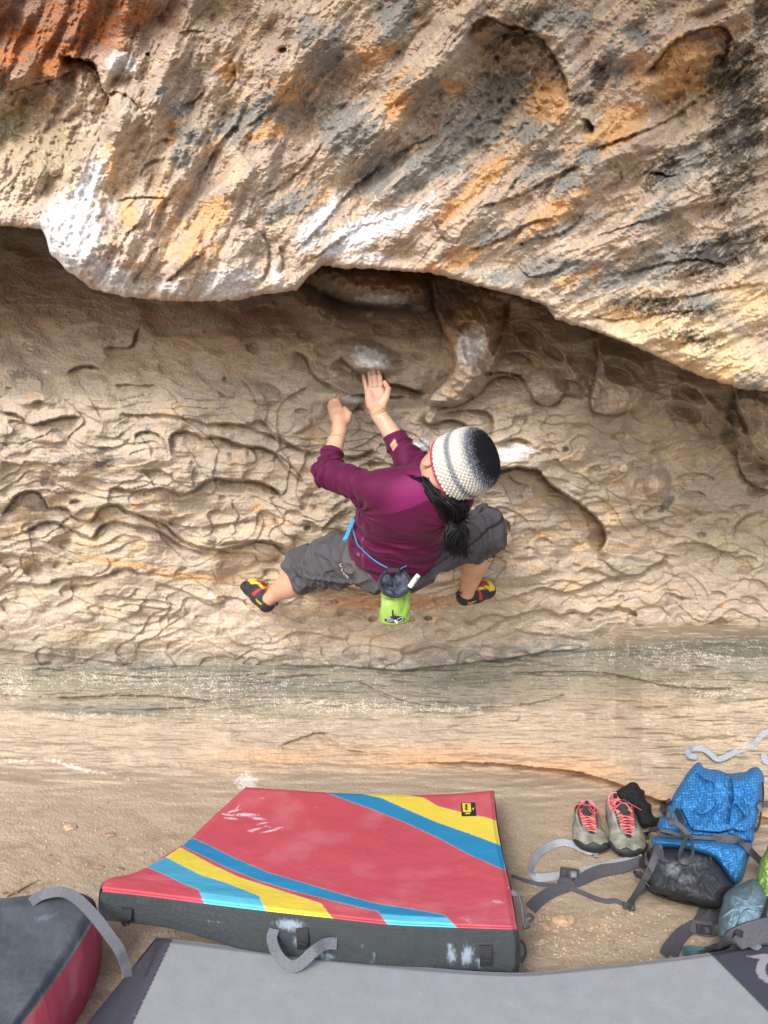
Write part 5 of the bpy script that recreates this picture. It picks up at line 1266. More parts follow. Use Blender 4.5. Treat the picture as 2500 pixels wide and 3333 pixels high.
side = mesh_np('side_panel', Vs[:-1], F1, vcmat('black_mesh_fabric', rough=.8, spec=.25, scale=500, amt=.2, bump=.5, bscale=(700,), dist=.002), col=c[:-1]); seat(side, rpad)
A = Acc(); bot = rows[-1][::6]; A.add(list(bot)+[cb], [(k, (k+1) % len(bot), len(bot), len(bot)) for k in range(len(bot))]); A.build('underside', M_blk, rpad)
def on_front(u, v_, lift):
    p = front_at(Vs, u, v_, .006); return p-FW*lift-V3((0, lift*.3, 0))
def patch_on(cx, cy, w_, h_, name, m, skew=0):
    A = Acc(); A.strap([on_front(cx+skew, cy-h_/2, .004), on_front(cx, cy, .0085), on_front(cx-skew, cy+h_/2, .004)], w_, nor=(0, -1, .3), thick=.004)
    A.tube([on_front(cx-12, cy+h_*.2, .010), on_front(cx+12, cy+h_*.2, .010)], .0024, seg=6)
    return A.build(name, m, rpad)
for q in ((411, 2992, 36), (981, 3056, 38), (1584, 3112, 38)): patch_on(q[0], q[1], q[2]*2.05/2500, 66, 'strap_loop', M_blk)
A = Acc(); h0 = on_front(888, 3024, .004); h1 = on_front(1090, 3070, .004)
A.strap([h0, on_front(886, 3050, .016), P(905, 3110, 1.97), P(940, 3142, 1.955), P(975, 3138, 1.952), P(1020, 3098, 1.955), on_front(1055, 3062, .016), h1], .0275, nor=[(0, -1, .45)], thick=.003)
A.build('carry_handle', M_web, rpad)
# corner label
def top_at(u, v_, lift=.0): p = front_at(cov_v, u, v_, .005); return p+V3((0, 0, lift))
cov_v = W.reshape(-1, 3)
A = Acc(); q = [top_at(*a, .003) for a in ((1502, 2611), (1547, 2611), (1553, 2653), (1504, 2654))]; A.add(q+[p-V3((0, 0, .002)) for p in q], [(3, 2, 1, 0), (0, 1, 5, 4), (1, 2, 6, 5), (2, 3, 7, 6), (3, 0, 4, 7)])
lab = A.build('label_patch', M_blk, rpad)
A = Acc(); q = [top_at(*a, .0048) for a in ((1507, 2614), (1531, 2614), (1533, 2641), (1508, 2642))]; A.add(q+[p-V3((0, 0, .001)) for p in q], [(3, 2, 1, 0), (0, 1, 5, 4), (1, 2, 6, 5), (2, 3, 7, 6), (3, 0, 4, 7)]); A.add(*[[top_at(*a, .0048) for a in ((1516, 2646), (1531, 2645), (1531, 2650), (1516, 2651))], [(3, 2, 1, 0)]])
A.build('label_field', M_ytx, lab)
q0 = top_at(1525, 2628, .0062); ex = nrm(top_at(1520, 2612, .0062)-top_at(1521, 2646, .0062)); ey = nrm(top_at(1500, 2630, 0)-top_at(1550, 2630, 0))
def fitlab(o, s=1): return lambda co: o+ex*co.x+ey*co.y+V3((0, 0, co.z))
text_mesh('lettering', 'ORGANIC', .0125, M_blk, None, lab, .0004, fitlab(top_at(1520, 2628, .0056)))
text_mesh('lettering', 'climbing', .006, M_ytx, None, lab, .0004, fitlab(top_at(1542, 2632, .0042)))
# buckle and strap hanging at its right side
A = Acc(); A.strap([P(1665, 2905, 2.13), P(1690, 2915, 2.11), P(1702, 2950, 2.09), P(1706, 2990, 2.08), P(1712, 3020, 2.07)], .014, nor=(1, -.6, .2), thick=.002); A.build('side_strap', M_web, rpad)
A = Acc()
for a, b in (((1712, 2985), (1724, 2976)), ((1724, 2976), (1738, 2988)), ((1738, 2988), (1722, 3003)), ((1700, 3020), (1726, 3016)), ((1704, 3002), (1716, 3022))): A.tube([P(*a, 2.08), P(*b, 2.08)], .0035, seg=6)
A.build('buckle', M_rub, rpad)
A = Acc(); A.strap([P(1694, 3060, 2.0), P(1706, 3080, 1.99), P(1708, 3110, 1.98), P(1694, 3130, 1.97)], .016, nor=(1, -.6, .2), thick=.003); A.build('side_loop', M_blk, rpad)

# grey pad in the foreground
def grey_col(U, V, S, T):
    c = np.zeros(U.shape+(3,)); c[:] = (.275, .285, .29); c *= (1+.10*fbm(U/60, V/60, 5, 830))[..., None]; c = lerp3(c, (.36, .34, .31), ss(.25, .6, fbm(U/140, V/60, 4, 833))*.30)
    c = lerp3(c, (.44, .44, .43), ss(.66, .8, vn2(U/3.6, V/3.2, 831))*.35)
    right = (U-2311)-(V-3101)*1.0*.99; dk = ss(-1.5, 1.5, right)
    c = lerp3(c, (.058, .058, .075), dk)
    c = lerp3(c, (.03, .03, .04), ss(3, 1, abs(right)))
    lgm = (inpoly(U, V, [(2425,3112),(2450,3110),(2490,3104),(2540,3112),(2540,3122),(2505,3126),(2492,3145),(2492,3165),(2500,3178),(2540,3192),(2540,3215),(2500,3202),(2470,3182),(2460,3158),(2466,3132),(2475,3122)]))
    c[lgm] = (.30, .28, .31)
    left = (U-559)-(3062-V)*.469; c = lerp3(c, (.070, .072, .095), ss(1.5, -1.5, left)); c = lerp3(c, (.03, .03, .04), ss(3, 1, abs(left+2)))
    c = lerp3(c, (.33, .30, .27), ss(.70, .85, vn2(U/4, V/3.4, 832))*(left < 0)*.8)
    return c
gp_front = [(95, 3560), (280, 3560), (900, 3600), (1700, 3600), (2700, 3560)]; gp_back = [(506, 3054), (560, 3056), (1000, 3110), (1400, 3150), (1690, 3166), (1925, 3147), (2142, 3123), (2311, 3101), (2500, 3066), (2780, 3020)]
def zgrey(S, T, U, V): return .115-.10*ss(0, 1, (((3062-V)*.469+559)-U)/80)*(V > 0)+.008*np.sin(S*5)-.008*ss(.97, 1, T)
Wg, wc, S, T = pad_slab(gp_front, gp_back, [(95, 3560), (300, 3310), (506, 3054)], [(2700, 3560), (2740, 3300), (2780, 3020)], zgrey, .1, 520, 200, grey_col, 'c', M_pad, wr=.0004)
gpad = empty('crash_pad', Wg[100, 260]+V3((0, 0, -.11)), 'light grey crash pad with dark corner panels in the foreground under the red pad', 'crash pad')
M_gpad = vcmat('grey_pad_cover', rough=.9, spec=.12, scale=340, amt=.12, bump=.25, bscale=(60, 900), dist=.002)
cg = mesh_np('top_cover', Wg.reshape(-1, 3), grid_faces(*Wg.shape[:2]), M_gpad, col=wc.reshape(-1, 3)); seat(cg, gpad)
rg = np.vstack([Wg[0, :], Wg[1:, -1], Wg[-1, -2::-1], Wg[-2:0:-1, 0]]); n = len(rg)
low = rg.copy(); low[:, 2] = np.minimum(.004, rg[:, 2]-.01)
A = Acc(); A.add(np.vstack([rg, low]), [(k, n+k, n+(k+1) % n, (k+1) % n) for k in range(n)]); A.build('side_panel', mat('slate_fabric', (.07, .072, .09), .85, .2, 200, .2, 500), gpad)

# dark pad with red side at the left
def left_col(U, V, S, T):
    c = np.zeros(U.shape+(3,)); c[:] = (.085, .095, .11); c *= (1+.25*fbm(U/50, V/40, 5, 840))[..., None]
    c = lerp3(c, (.16, .19, .25), ss(.5, 1, blob(U, V, 150, 2985, 60, 16, -.3)+.4*fbm(U/14, V/10, 3, 841))*.6)
    c = lerp3(c, (.42, .42, .42), ss(.72, .85, vn2(U/3.4, V/3.2, 842))*.35)
    return c
lp_back = [(-420, 2960), (-200, 2940), (0, 2924), (127, 2910), (240, 2903), (300, 2925), (318, 2962)]; lp_right = [(72, 3333), (200, 3165), (292, 3020), (318, 2962)]
def zleft(S, T, U, V): return .20+.0*S-.02*ss(.93, 1, S)-.01*ss(.95, 1, T)+.006*np.sin(U/60)*np.sin(V/50)
Wl, wc, S, T = pad_slab([(-500, 3560), (-300, 3570), (-110, 3560)], lp_back, [(-500, 3560), (-470, 3250), (-420, 2960)], [(-110, 3560)]+lp_right, zleft, .1, 300, 260, left_col, 'c', M_pad)
lpad = empty('crash_pad', Wl[130, 150]+V3((0, 0, -.18)), 'charcoal topped crash pad with red side and grey strap at the left edge', 'crash pad')
o = mesh_np('top_cover', Wl.reshape(-1, 3), grid_faces(*Wl.shape[:2]), vcmat('charcoal_cover', rough=.85, spec=.15, scale=300, amt=.15, bump=.5, bscale=(40, 700), dist=.004), col=wc.reshape(-1, 3)); seat(o, lpad)
rg = np.vstack([Wl[0, :], Wl[1:, -1], Wl[-1, -2::-1], Wl[-2:0:-1, 0]]); n = len(rg); out = rg-rg.mean(0); out[:, 2] = 0; out /= np.linalg.norm(out, axis=1)[:, None]
rows = [rg+V3((0, 0, -1))*.185*t+out*(.012*math.sin(PI*min(1, t*1.05))) for t in np.linspace(0, 1, 12)]
Vv = np.vstack(rows); i = np.arange(12*n).reshape(12, n)
c = np.zeros((len(Vv), 3)); c[:] = (.55, .085, .11); c = lerp3(c, (.62, .25, .25), ss(.1, .6, vn3(Vv[:, 0]*20, Vv[:, 1]*20, Vv[:, 2]*20, 4))*.4)
o = mesh_np('side_panel', Vv, np.stack([i[:-1].ravel(), i[1:].ravel(), np.roll(i, -1, 1)[1:].ravel(), np.roll(i, -1, 1)[:-1].ravel()], 1), M_pad, col=c); seat(o, lpad)
A = Acc(); zt = .212
A.strap([onz(100, 2938, zt), onz(140, 2912, zt+.01), onz(200, 2903, zt+.025), onz(250, 2925, zt+.04), onz(310, 2985, zt+.03), onz(352, 3040, zt+.0), onz(388, 3090, .19), onz(408, 3140, .15), onz(416, 3180, .13)], [.030, .030, .027, .027, .027, .027, .026, .025], nor=[(.1, -.5, .8), (.2, -.6, .7), (.6, -.55, .5), (.8, -.5, .4)], thick=.003)
A.build('webbing_strap', M_web, lpad)
# ================================================================== soft things traced at their own distance
def pillow(outl, Z0, tilt, T, D, m, name, parent, h=3.0, dispf=None, colf=None, flatback=.35, vref=None, k=2):
    """closed stuffed shape: outline in the photograph's own plane, distance Z0 at vref growing by tilt per 100 px upwards, half-thickness T"""
    o = dens(outl+[outl[0]], 3)[:-1]; u0, v0 = o.min(0)-2*h; u1, v1 = o.max(0)+2*h
    us = np.arange(u0, u1+h, h); vs = np.arange(v0, v1+h, h); U, V = np.meshgrid(us, vs, indexing='ij')
    pd = polydist(U, V, [tuple(q) for q in o]); vref = vref or (v0+v1)/2
    sc = Z0/2500.0; hz = h*sc
    nz = int(2*(T+.055)/hz)+5; cs = (np.arange(nz)-nz/2+.5)*hz
    th = T*np.sqrt(np.clip(1-(1-np.clip(-pd, 0, D)/D)**2, 0, 1))
    dp = dispf(U, V) if dispf is not None else 0
    edge = ss(0, D*.5, -pd); front = np.maximum(th+dp*edge, .010*ss(-2, 8, -pd)); back = th*flatback+.002
    Cc = cs[None, None, :]
    f = np.maximum(-(Cc+front[..., None]), Cc-back[..., None]); f = np.maximum(f, (pd*sc)[..., None])
    vol = Vol.__new__(Vol); vol.f = f; vol.lo = V3((0, 0, 0)); vol.h = 1.0
    Vv, F = vol.mesh(); F = F[:, ::-1]
    Vv = relax(Vv, F, k, .5)
    uu = u0+Vv[:, 0]*h; vv = v0+Vv[:, 1]*h; c_ = cs[0]+Vv[:, 2]*hz
    W = P(uu, vv, Z0+tilt*(vref-vv)/100+c_)
    c = colf(uu, vv) if colf is not None else np.ones((len(uu), 3))*.5
    ob = mesh_np(name, W, F, m, col=c)
    # pattern coordinates follow the cloth
    at = ob.data.attributes.new('pat', 'FLOAT_VECTOR', 'POINT')
    if len(ob.data.vertices) == len(W):
        wob = dp_at(dispf, uu, vv)
        at.data.foreach_set('vector', np.stack([uu+wob*200+6*fbm(uu/60, vv/60, 2, 900), vv+wob*160+6*fbm(uu/60, vv/60, 2, 901), c_*0], 1).astype(np.float32).ravel())
    if parent is not None: seat(ob, parent)
    return ob, W
def dp_at(f, u, v): return f(u, v) if f is not None else np.zeros(len(u))
X7 = lambda l: [(2000+x*.4444, 2350+y*.4444) for x, y in l]
X6 = lambda l: [(1600+x*.3617, 2450+y*.3617) for x, y in l]
def creases(U, V, seed, s=1.0, amp=.012):
    w_ = fbm(U/(70*s), V/(70*s), 2, seed)
    a = (1-abs(fbm(U/(60*s)+w_, V/(95*s)-w_, 2, seed+1)*1.6).clip(0, 1))**3; b = (1-abs(fbm(U/(34*s)-V/(60*s), V/(34*s)+w_*2, 2, seed+2)*1.7).clip(0, 1))**3
    return amp*a+amp*.55*b+amp*.9*w_
# ---- backpack
def ripstop(name, col, line):
    m = vcmat(name, rough=.62, spec=.3, scale=300, amt=.08, bump=.15, bscale=(500,), dist=.001); nt, N, L, b = nodes(m)
    at = N.new('ShaderNodeAttribute'); at.attribute_name = 'pat'; sep = N.new('ShaderNodeSeparateXYZ')
    mp = N.new('ShaderNodeMapping'); mp.inputs['Rotation'].default_value = (0, 0, .12); L.new(at.outputs['Vector'], mp.inputs['Vector']); L.new(mp.outputs[0], sep.inputs[0])
    o = []
    for ax in ('X', 'Y'):
        d = N.new('ShaderNodeMath'); d.operation = 'DIVIDE'; d.inputs[1].default_value = 9.5; L.new(sep.outputs[ax], d.inputs[0])
        fr = N.new('ShaderNodeMath'); fr.operation = 'FRACT'; L.new(d.outputs[0], fr.inputs[0])
        lt = N.new('ShaderNodeMath'); lt.operation = 'LESS_THAN'; lt.inputs[1].default_value = .17; L.new(fr.outputs[0], lt.inputs[0]); o.append(lt)
    mx = N.new('ShaderNodeMath'); mx.operation = 'MAXIMUM'; L.new(o[0].outputs[0], mx.inputs[0]); L.new(o[1].outputs[0], mx.inputs[1])
    prev = b.inputs['Base Color'].links[0].from_socket
    mi = N.new('ShaderNodeMix'); mi.data_type = 'RGBA'; mi.inputs[7].default_value = (*line, 1); L.new(mx.outputs[0], mi.inputs[0]); L.new(prev, mi.inputs[6]); L.new(mi.outputs[2], b.inputs['Base Color'])
    return m
M_rip = ripstop('blue_ripstop', (.02, .17, .50), (.065, .22, .41))
pack = empty('backpack', P(2270, 2900, 2.80), 'blue grid-pattern backpack with scuffed black base and grey straps leaning on the rock ledge', 'backpack')
def dblue(U, V):
    d = creases(U, V, 910, .9, .017)
    o = np.zeros_like(U)
    for l, dd in ((X7([(600,360),(650,420),(720,440),(740,430)]), .04), (X7([(850,380),(860,450),(870,560),(850,650),(840,760)]), .045), (X7([(870,580),(920,640),(960,700),(990,660),(960,600)]), .03), (X7([(560,640),(640,680),(720,640),(750,560)]), .03),
                  (X7([(860,760),(900,800),(960,800),(1040,760)]), .03), (X7([(480,620),(520,700),(560,780),(640,800),(760,810),(860,790)]), .035)):
        crease(U, V, o, l, dd, 26, .5, 4, 15, 2, 0)
    return d-o
blue_top = X7([(590,308),(625,292),(650,330),(700,345),(760,350),(830,375),(900,372),(960,365),(1000,335),(1050,330),(1085,370),(1098,420),(1085,520),(1070,620),(1050,700),(1030,800),(1015,880),(960,880),(880,850),(760,850),(640,850),(560,840),(480,830),(400,830),(320,800),(320,730),(360,670),(400,600),(450,500),(500,430),(535,370)])
B1, W1 = pillow(blue_top, 2.50, .09, .085, 50, M_rip, 'main_pocket', pack, 2.6, dblue, lambda u, v: np.tile((.014, .125, .33), (len(u), 1))*(1+.15*fbm(u/60, v/60, 3, 911))[:, None], vref=2780)
blue_low = X7([(265,850),(330,835),(420,850),(520,850),(640,845),(760,855),(880,870),(960,880),(1010,880),(1000,960),(978,1010),(960,1090),(930,1160),(880,1195),(830,1140),(760,1040),(700,990),(600,960),(480,930),(340,925),(280,910)])
B2, W2 = pillow(blue_low, 2.47, .09, .10, 40, M_rip, 'side_fabric', pack, 2.6, lambda U, V: creases(U, V, 920, .8, .012), lambda u, v: np.tile((.016, .145, .36), (len(u), 1)), vref=2800)
blk_low = X7([(235,940),(290,915),(340,920),(480,925),(600,955),(700,985),(770,1045),(840,1140),(882,1195),(850,1240),(800,1290),(790,1350),(760,1362),(640,1350),(520,1310),(400,1280),(300,1255),(250,1215),(225,1120),(225,1020)])
def cblk(u, v):
    c = np.zeros((len(u), 3)); c[:] = (.030, .032, .036)
    s_ = blobs(u, v, [(2190,2830,40,30,.3,1),(2230,2860,50,20,0,.8),(2260,2800,70,30,.2,.7),(2170,2800,30,12,0,.6),(2240,2890,60,12,.3,.5)])
    return lerp3(c, (.16, .17, .185), ss(.3, 1.0, s_+.5*fbm(u/12, v/9, 4, 930))*.75)
B3, W3 = pillow(blk_low, 2.42, .09, .12, 46, vcmat('black_pack_base', rough=.7, spec=.3, scale=300, amt=.15, bump=.3, bscale=(300,), dist=.002), 'base_panel', pack, 2.6, lambda U, V: creases(U, V, 931, 1.2, .010), cblk, vref=2860)
pillow(X7([(225,1180),(260,1200),(330,1250),(420,1290),(560,1320),(700,1352),(780,1362),(700,1372),(560,1345),(420,1310),(300,1270),(240,1230)]), 2.40, .09, .05, 12, mat('black_mesh', (.018, .018, .02), .9, .2, 200), 'back_panel', pack, 3, vref=2900)
PK = np.vstack([W1, W2, W3])
def lay(u, v, VV, lift):
    dr = nrm(P(u, v, 1.0)-CAM); q = VV-CAM; t = q@dr; r = np.linalg.norm(q-t[:, None]*dr, axis=1); m = r < .010
    gp = V3(gpt(u, v, .014)); tg = (gp-CAM)@dr
    tt = min(t[m].min(), tg) if m.any() else tg
    return tt-lift
def strapz(pts, Zs, w_, m, name, parent, nor=(0, -.8, .55), thick=.0022, n=8, VV=None, lift=.012):
    VV = PK if VV is None else VV
    T_ = np.array([lay(u, v, VV, lift) for u, v in pts]); Tm = T_.copy()
    if len(T_) > 2: Tm[1:-1] = np.minimum(T_[1:-1], (T_[:-2]+T_[2:])/2+.01)
    A = Acc(); A.strap([CAM+nrm(P(u, v, 1.0)-CAM)*t for (u, v), t in zip(pts, Tm)], w_, nor=nor if hasattr(nor[0], '__len__') else [nor], thick=thick, n=n); return A.build(name, m, parent)
def strapg(pts, w_, m, name, parent, nor=(0, -.8, .55), lift=.014, thick=.0022):
    A = Acc(); ls = lift if hasattr(lift, '__len__') else [lift]*len(pts)
    A.strap([gpt(u, v, l) for (u, v), l in zip(pts, ls)], w_, nor=nor if hasattr(nor[0], '__len__') else [nor], thick=thick); return A.build(name, m, parent)
strapz(X7([(345,1010),(330,930),(318,920),(300,980),(270,1060),(225,1150),(160,1260),(115,1330),(98,1370)]), [2.66, 2.64, 2.62, 2.60, 2.60, 2.58], .021, M_webd, 'shoulder_strap', pack)
strapz(X7([(200,880),(205,960),(200,1030),(215,1080),(250,1100)]), [2.66, 2.62, 2.62, 2.66], .017, M_webd, 'compression_strap', pack, nor=(-.3, -.9, .2))
strapz(X7([(245,900),(235,980),(250,1060),(262,1110)]), [2.66, 2.63, 2.66], .015, M_webd, 'compression_strap', pack, nor=(.3, -.9, .2))
strapz(X7([(390,740),(430,735),(480,760),(530,810),(560,850),(575,920),(570,990),(530,1025),(485,1010),(480,960),(510,890),(530,850)]), [2.74, 2.68, 2.64, 2.62, 2.64], .016, M_webd, 'front_strap', pack, nor=(.2, -.95, .2))
strapz(X7([(350,590),(345,620),(370,660),(410,685),(440,690)]), 2.76, .020, M_webd, 'side_strap', pack, nor=(-.2, -.9, .3))
strapz(X7([(350,590),(385,570),(400,580),(395,600)]), 2.80, .016, M_webd, 'side_strap', pack, nor=(-.2, -.9, .3))
strapz(X7([(450,640),(475,680),(490,730),(500,790),(495,840)]), 2.70, .018, M_blk, 'side_strap', pack, nor=(-.5, -.9, .1))
strapz(X7([(240,820),(300,790),(380,800),(470,825),(560,840),(700,850),(800,850),(880,845)]), 2.68, .010, M_webd, 'lid_strap', pack, nor=(0, -.9, .3))
strapz(X7([(220,870),(225,820),(260,790),(300,790),(340,810)]), [2.64, 2.62, 2.66], .018, M_webd, 'hip_strap', pack, nor=(0, -.9, .3))
strapz(X7([(200,830),(150,850),(130,890),(150,930),(190,920),(215,880)]), 2.64, .018, M_webd, 'hip_strap', pack, nor=(-.3, -.9, .2))
A = Acc(); A.box(CAM+nrm(P(*X7([(222, 838)])[0], 1.0)-CAM)*lay(*X7([(222, 838)])[0], PK, .02), frame(RT+.1*UP, UP), (.014, .016, .004)); A.build('strap_slider', M_webd, pack, bevel=.002)
strapz(X7([(720,840),(760,850),(830,855),(900,865),(960,900),(1000,950),(1060,1010),(1090,1060)]), [2.70, 2.68, 2.68, 2.70, 2.72], .024, M_webd, 'hip_belt', pack, nor=(.1, -.9, .4))
strapz(X7([(1055,640),(1080,610),(1110,600),(1150,600)]), [2.82, 2.80], .022, M_web, 'lifter_strap', pack, nor=(0, -.9, .3))
strapz(X7([(1085,440),(1090,540),(1075,640),(1060,740),(1030,800)]), [2.92, 2.86], .010, M_blk, 'edge_binding', pack, nor=(.5, -.8, .1))
strapz(X7([(1065,690),(1062,760),(1045,800)]), [2.84, 2.82], .008, mat('olive_tab', (.12, .13, .09), .8), 'zip_tab', pack, nor=(.3, -.9, .1))
A = Acc(); q = CAM+nrm(P(*X7([(700, 985)])[0], 1.0)-CAM)*lay(*X7([(700, 985)])[0], PK, .006); A.tube([q, q+V3((.003, -.004, -.012)), q+V3((.001, -.002, -.02))], .003, seg=7); A.build('zip_pull', M_rub, pack)
# straps lying out on the shelf
strapg(X6([(1345,990),(1240,1010),(1100,1040),(980,1070),(870,1092),(760,1120),(640,1140),(520,1160),(420,1165),(360,1130),(350,1080),(370,1020),(410,960),(470,905),(560,862),(640,846),(720,862),(790,895),(860,925),(920,935),(945,975)]), [.027, .026, .025, .025, .027, .028, .026, .024, .022, .020], M_webl, 'loose_strap', pack, nor=[(0, -.75, .65), (0, -.85, .5), (0, -.9, .4), (.5, -.7, .4), (.35, -.8, .4), (.1, -.85, .45), (.1, -.75, .6)], lift=[.03]+[.016]*20)
strapg(X6([(1350,1060),(1240,1085),(1120,1090),(1000,1105),(900,1135),(820,1170),(760,1205)]), [.026, .034, .040, .038, .026], M_webd, 'hip_belt', pack, nor=(0, -.72, .7), lift=[.04, .03, .02, .018, .016, .012, .010])
strapg(X6([(760,1230),(660,1250),(560,1280),(480,1320),(410,1375),(350,1435)]), [.020, .030, .036, .038, .038], M_webd, 'hip_belt', pack, nor=(0, -.62, .78), lift=.012)
strapg(X6([(600,1180),(660,1200),(720,1210)]), .024, M_webd, 'hip_belt', pack, nor=(0, -.62, .78), lift=.016)
strapg(X6([(180,1132),(250,1155),(350,1188),(460,1212),(560,1215),(660,1235),(760,1265),(850,1300),(940,1338),(1030,1362),(1110,1358),(1180,1385),(1225,1420)]), [.009, .011, .012, .014, .014, .014, .013], M_webd, 'chest_strap', pack, nor=(0, -.8, .6), lift=.010)
strapz(X6([(1350,1100),(1290,1090),(1340,1130),(1400,1180)]), [2.60, 2.62], .020, M_webd, 'chest_strap', pack)
strapg(X6([(1320,1290),(1370,1265),(1430,1245),(1480,1225)]), .014, M_webd, 'chest_strap', pack, lift=[.008, .012, .02, .03])
def buckle(c, ax, upv, s, name, parent, m=None):
    A = Acc(); f = frame(ax, upv); c = V3(c)
    for a in (-1, 1): A.box(c+f[1]*a*s*.42, f, (s*.9, s*.10, s*.16))
    for a in (-1, -.1, 1): A.box(c+f[0]*a*s*.82, f, (s*.10, s*.42, s*.18))
    A.box(c-f[0]*s*.5, f, (s*.35, s*.36, s*.12))
    return A.build(name, m or M_rub, parent, bevel=.001)
buckle(gpt(*X6([(700, 1165)])[0], .030), (1, -.08, -.1), (0, .5, 1), .034, 'buckle', pack); buckle(gpt(*X6([(1235, 1420)])[0], .014), (1, -.2, -.1), (0, .5, 1), .020, 'buckle', pack)
# pale straps behind the pack, on the slab
strapg(X7([(600,330),(545,320),(540,285),(580,268),(650,275),(700,310),(745,345),(800,335),(870,300),(940,270),(1000,245),(1040,210),(1075,170),(1130,140),(1200,120)]), .020, M_webl, 'loose_strap', pack, nor=[(-.3, -.8, .5), (.2, -.8, .5), (0, -.85, .5)], lift=.040)
strapg(X7([(1180,250),(1110,255),(1092,285),(1105,325),(1150,345)]), .020, M_webl, 'loose_strap', pack, nor=(-.4, -.8, .4), lift=.020)

# ---- approach shoes
M_suede = vcmat('grey_green_suede', rough=.95, spec=.1, scale=250, amt=.18, bump=.4, bscale=(120, 500), dist=.002)
M_pink = vcmat('pink_lace', rough=.8, spec=.2, scale=700, amt=.3, bump=.2, bscale=(900,), dist=.001)
M_lin = mat('pink_lining', (.60, .22, .22), .9, .15, 200, .2, 300); M_tong = mat('black_tongue', (.03, .028, .03), .85, .2, 200, .2, 500)
def trail_shoe(toe, heel, upv, lab, sgn, wob, seed, sx=1.0, sy=1.0):
    """local: x toe(0) to heel(.27), z up"""
    x = nrm(heel-toe); y = nrm(np.cross(nrm(V3(upv)), x)); z = np.cross(x, y)
    M = np.eye(4); M[:3, 0] = x*sx; M[:3, 1] = y*sy; M[:3, 2] = z; M[:3, 3] = toe
    lo = (-.015, -.07, -.01); hi = (.30, .07, .15); I = np.eye(3)
    sk = lambda X: sgn*.010*np.sin(np.clip(X/.27, 0, 1)*PI)
    def upper(v, g=0):
        Y0 = v.Y.copy(); v.Y = Y0-sk(v.X)
        f = v.ell((.060, 0, .028), I, (.062+g, .049+g, .030+g))
        f = smu(f, v.ell((.120, 0, .036), I, (.075+g, .044+g, .036+g)), .03)
        f = smu(f, v.ell((.200, 0, .040), I, (.072+g, .035+g, .050+g)), .03)
        f = smu(f, v.ell((.205, 0, .075), I, (.058+g, .034+g, .036+g)), .02)
        v.Y = Y0; return f
    root = empty('approach_shoe', toe, lab, 'shoe', 'pair of walking shoes left on the shelf')
    v = Vol(lo, hi, .0026); v.f = upper(v); v.cut(-v.Z+.004); v.cut(v.Z-.088-.12*np.abs(v.X-.20)-.10*np.clip(v.X-.235, 0, 1)*3)
    v.cut(-v.ell((.205, 0, .095), I, (.054, .026, .065))); v.cut(-v.cone((.058, sk(V3((.058,)))[0], .067), (.17, sk(V3((.17,)))[0], .105), .0135, .018))
    V, F = v.mesh(); c = np.zeros((len(V), 3)); c[:] = (.19, .195, .16)
    n_ = vn3(V[:, 0]*60, V[:, 1]*60, V[:, 2]*60, seed); c = lerp3(c, (.27, .27, .225), ss(0, .7, n_)); c = lerp3(c, (.11, .112, .09), ss(.1, .8, -n_)*.7)
    c = lerp3(c, (.045, .04, .042), ((V[:, 2] > .078)*(V[:, 0] > .155)*1.0)*ss(.075, .085, V[:, 2]))
    c = lerp3(c, (.45, .43, .36), ss(.0016, .0006, abs(abs(V[:, 1]-sk(V[:, 0]))-.026-.04*np.clip(V[:, 0]-.07, 0, .1)))*(V[:, 0] > .07)*(V[:, 0] < .19)*.6)
    up = mesh_np('shoe_upper', tf(M, V), F, M_suede, col=c); seat(up, root)
    v.f = upper(v, .0035); band = .040+.003*np.sin(v.Y*170)+.005*np.cos(v.Y*60); tp = .013+(band-.013)*ss(.085, .05, v.X)
    v.cut(v.Z-tp*ss(-.02, .0, v.X+.02)-.0*v.X); v.cut(-v.Z-.004); v.cut(-upper(v, -.001)); w_ = v.f
    s_ = np.maximum(upper(v, .0045), np.maximum(v.Z-.010, -v.Z-.006)); v.f = np.minimum(w_, s_)
    V, F = v.mesh(); sl_ = mesh_np('sole', tf(M, V), F, M_rub); seat(sl_, root)
    v.f = np.maximum(v.ell((.205, 0, .090), I, (.056, .029, .066)), -v.ell((.205, 0, .095), I, (.050, .022, .062))); v.cut(v.Z-.088-.12*np.abs(v.X-.20)-.25*np.clip(v.X-.235, 0, 1)+.001); v.cut(.035-v.Z)
    V, F = v.mesh(); o = mesh_np('lining', tf(M, V), F, M_lin); seat(o, root)
    Y0 = v.Y; v.Y = Y0-sk(v.X); v.f = v.cone((.055, 0, .045), (.13, 0, .062), .012, .018); v.f = smu(v.f, v.cone((.13, 0, .062), (.180, 0, .096), .018, .021), .01); v.f = np.maximum(v.f, -(v.Z-.035)); v.Y = Y0
    V, F = v.mesh(); o = mesh_np('tongue', tf(M, V), F, M_tong); seat(o, root)
    A = Acc(); rg_ = random.Random(seed); rows_ = 11; pk = [(.62, .11, .12), (.70, .22, .20), (.45, .08, .09)]
    def top(x_): return .0635+(x_-.060)*.33
    for k in range(rows_):
        x_ = .060+.0112*k; zz = top(x_); w1 = .0175+.0006*k; yc = sk(x_)
        for s_ in (1, -1):
            if (k == 0 and s_ < 0): continue
            a = V3((x_, yc-w1*s_, zz-.006)); b = V3((x_+.0118*(.9 if k < rows_-1 else .2), yc+w1*s_, zz-.004)); mm = (a+b)/2+V3((0, 0, .0055))
            A.tube([tf(M, p) for p in (a, mm, b)], .0019, col=pk[(k+s_) % 3], seg=6, n=5)
    bx = V3((.178, sk(.178), .112))
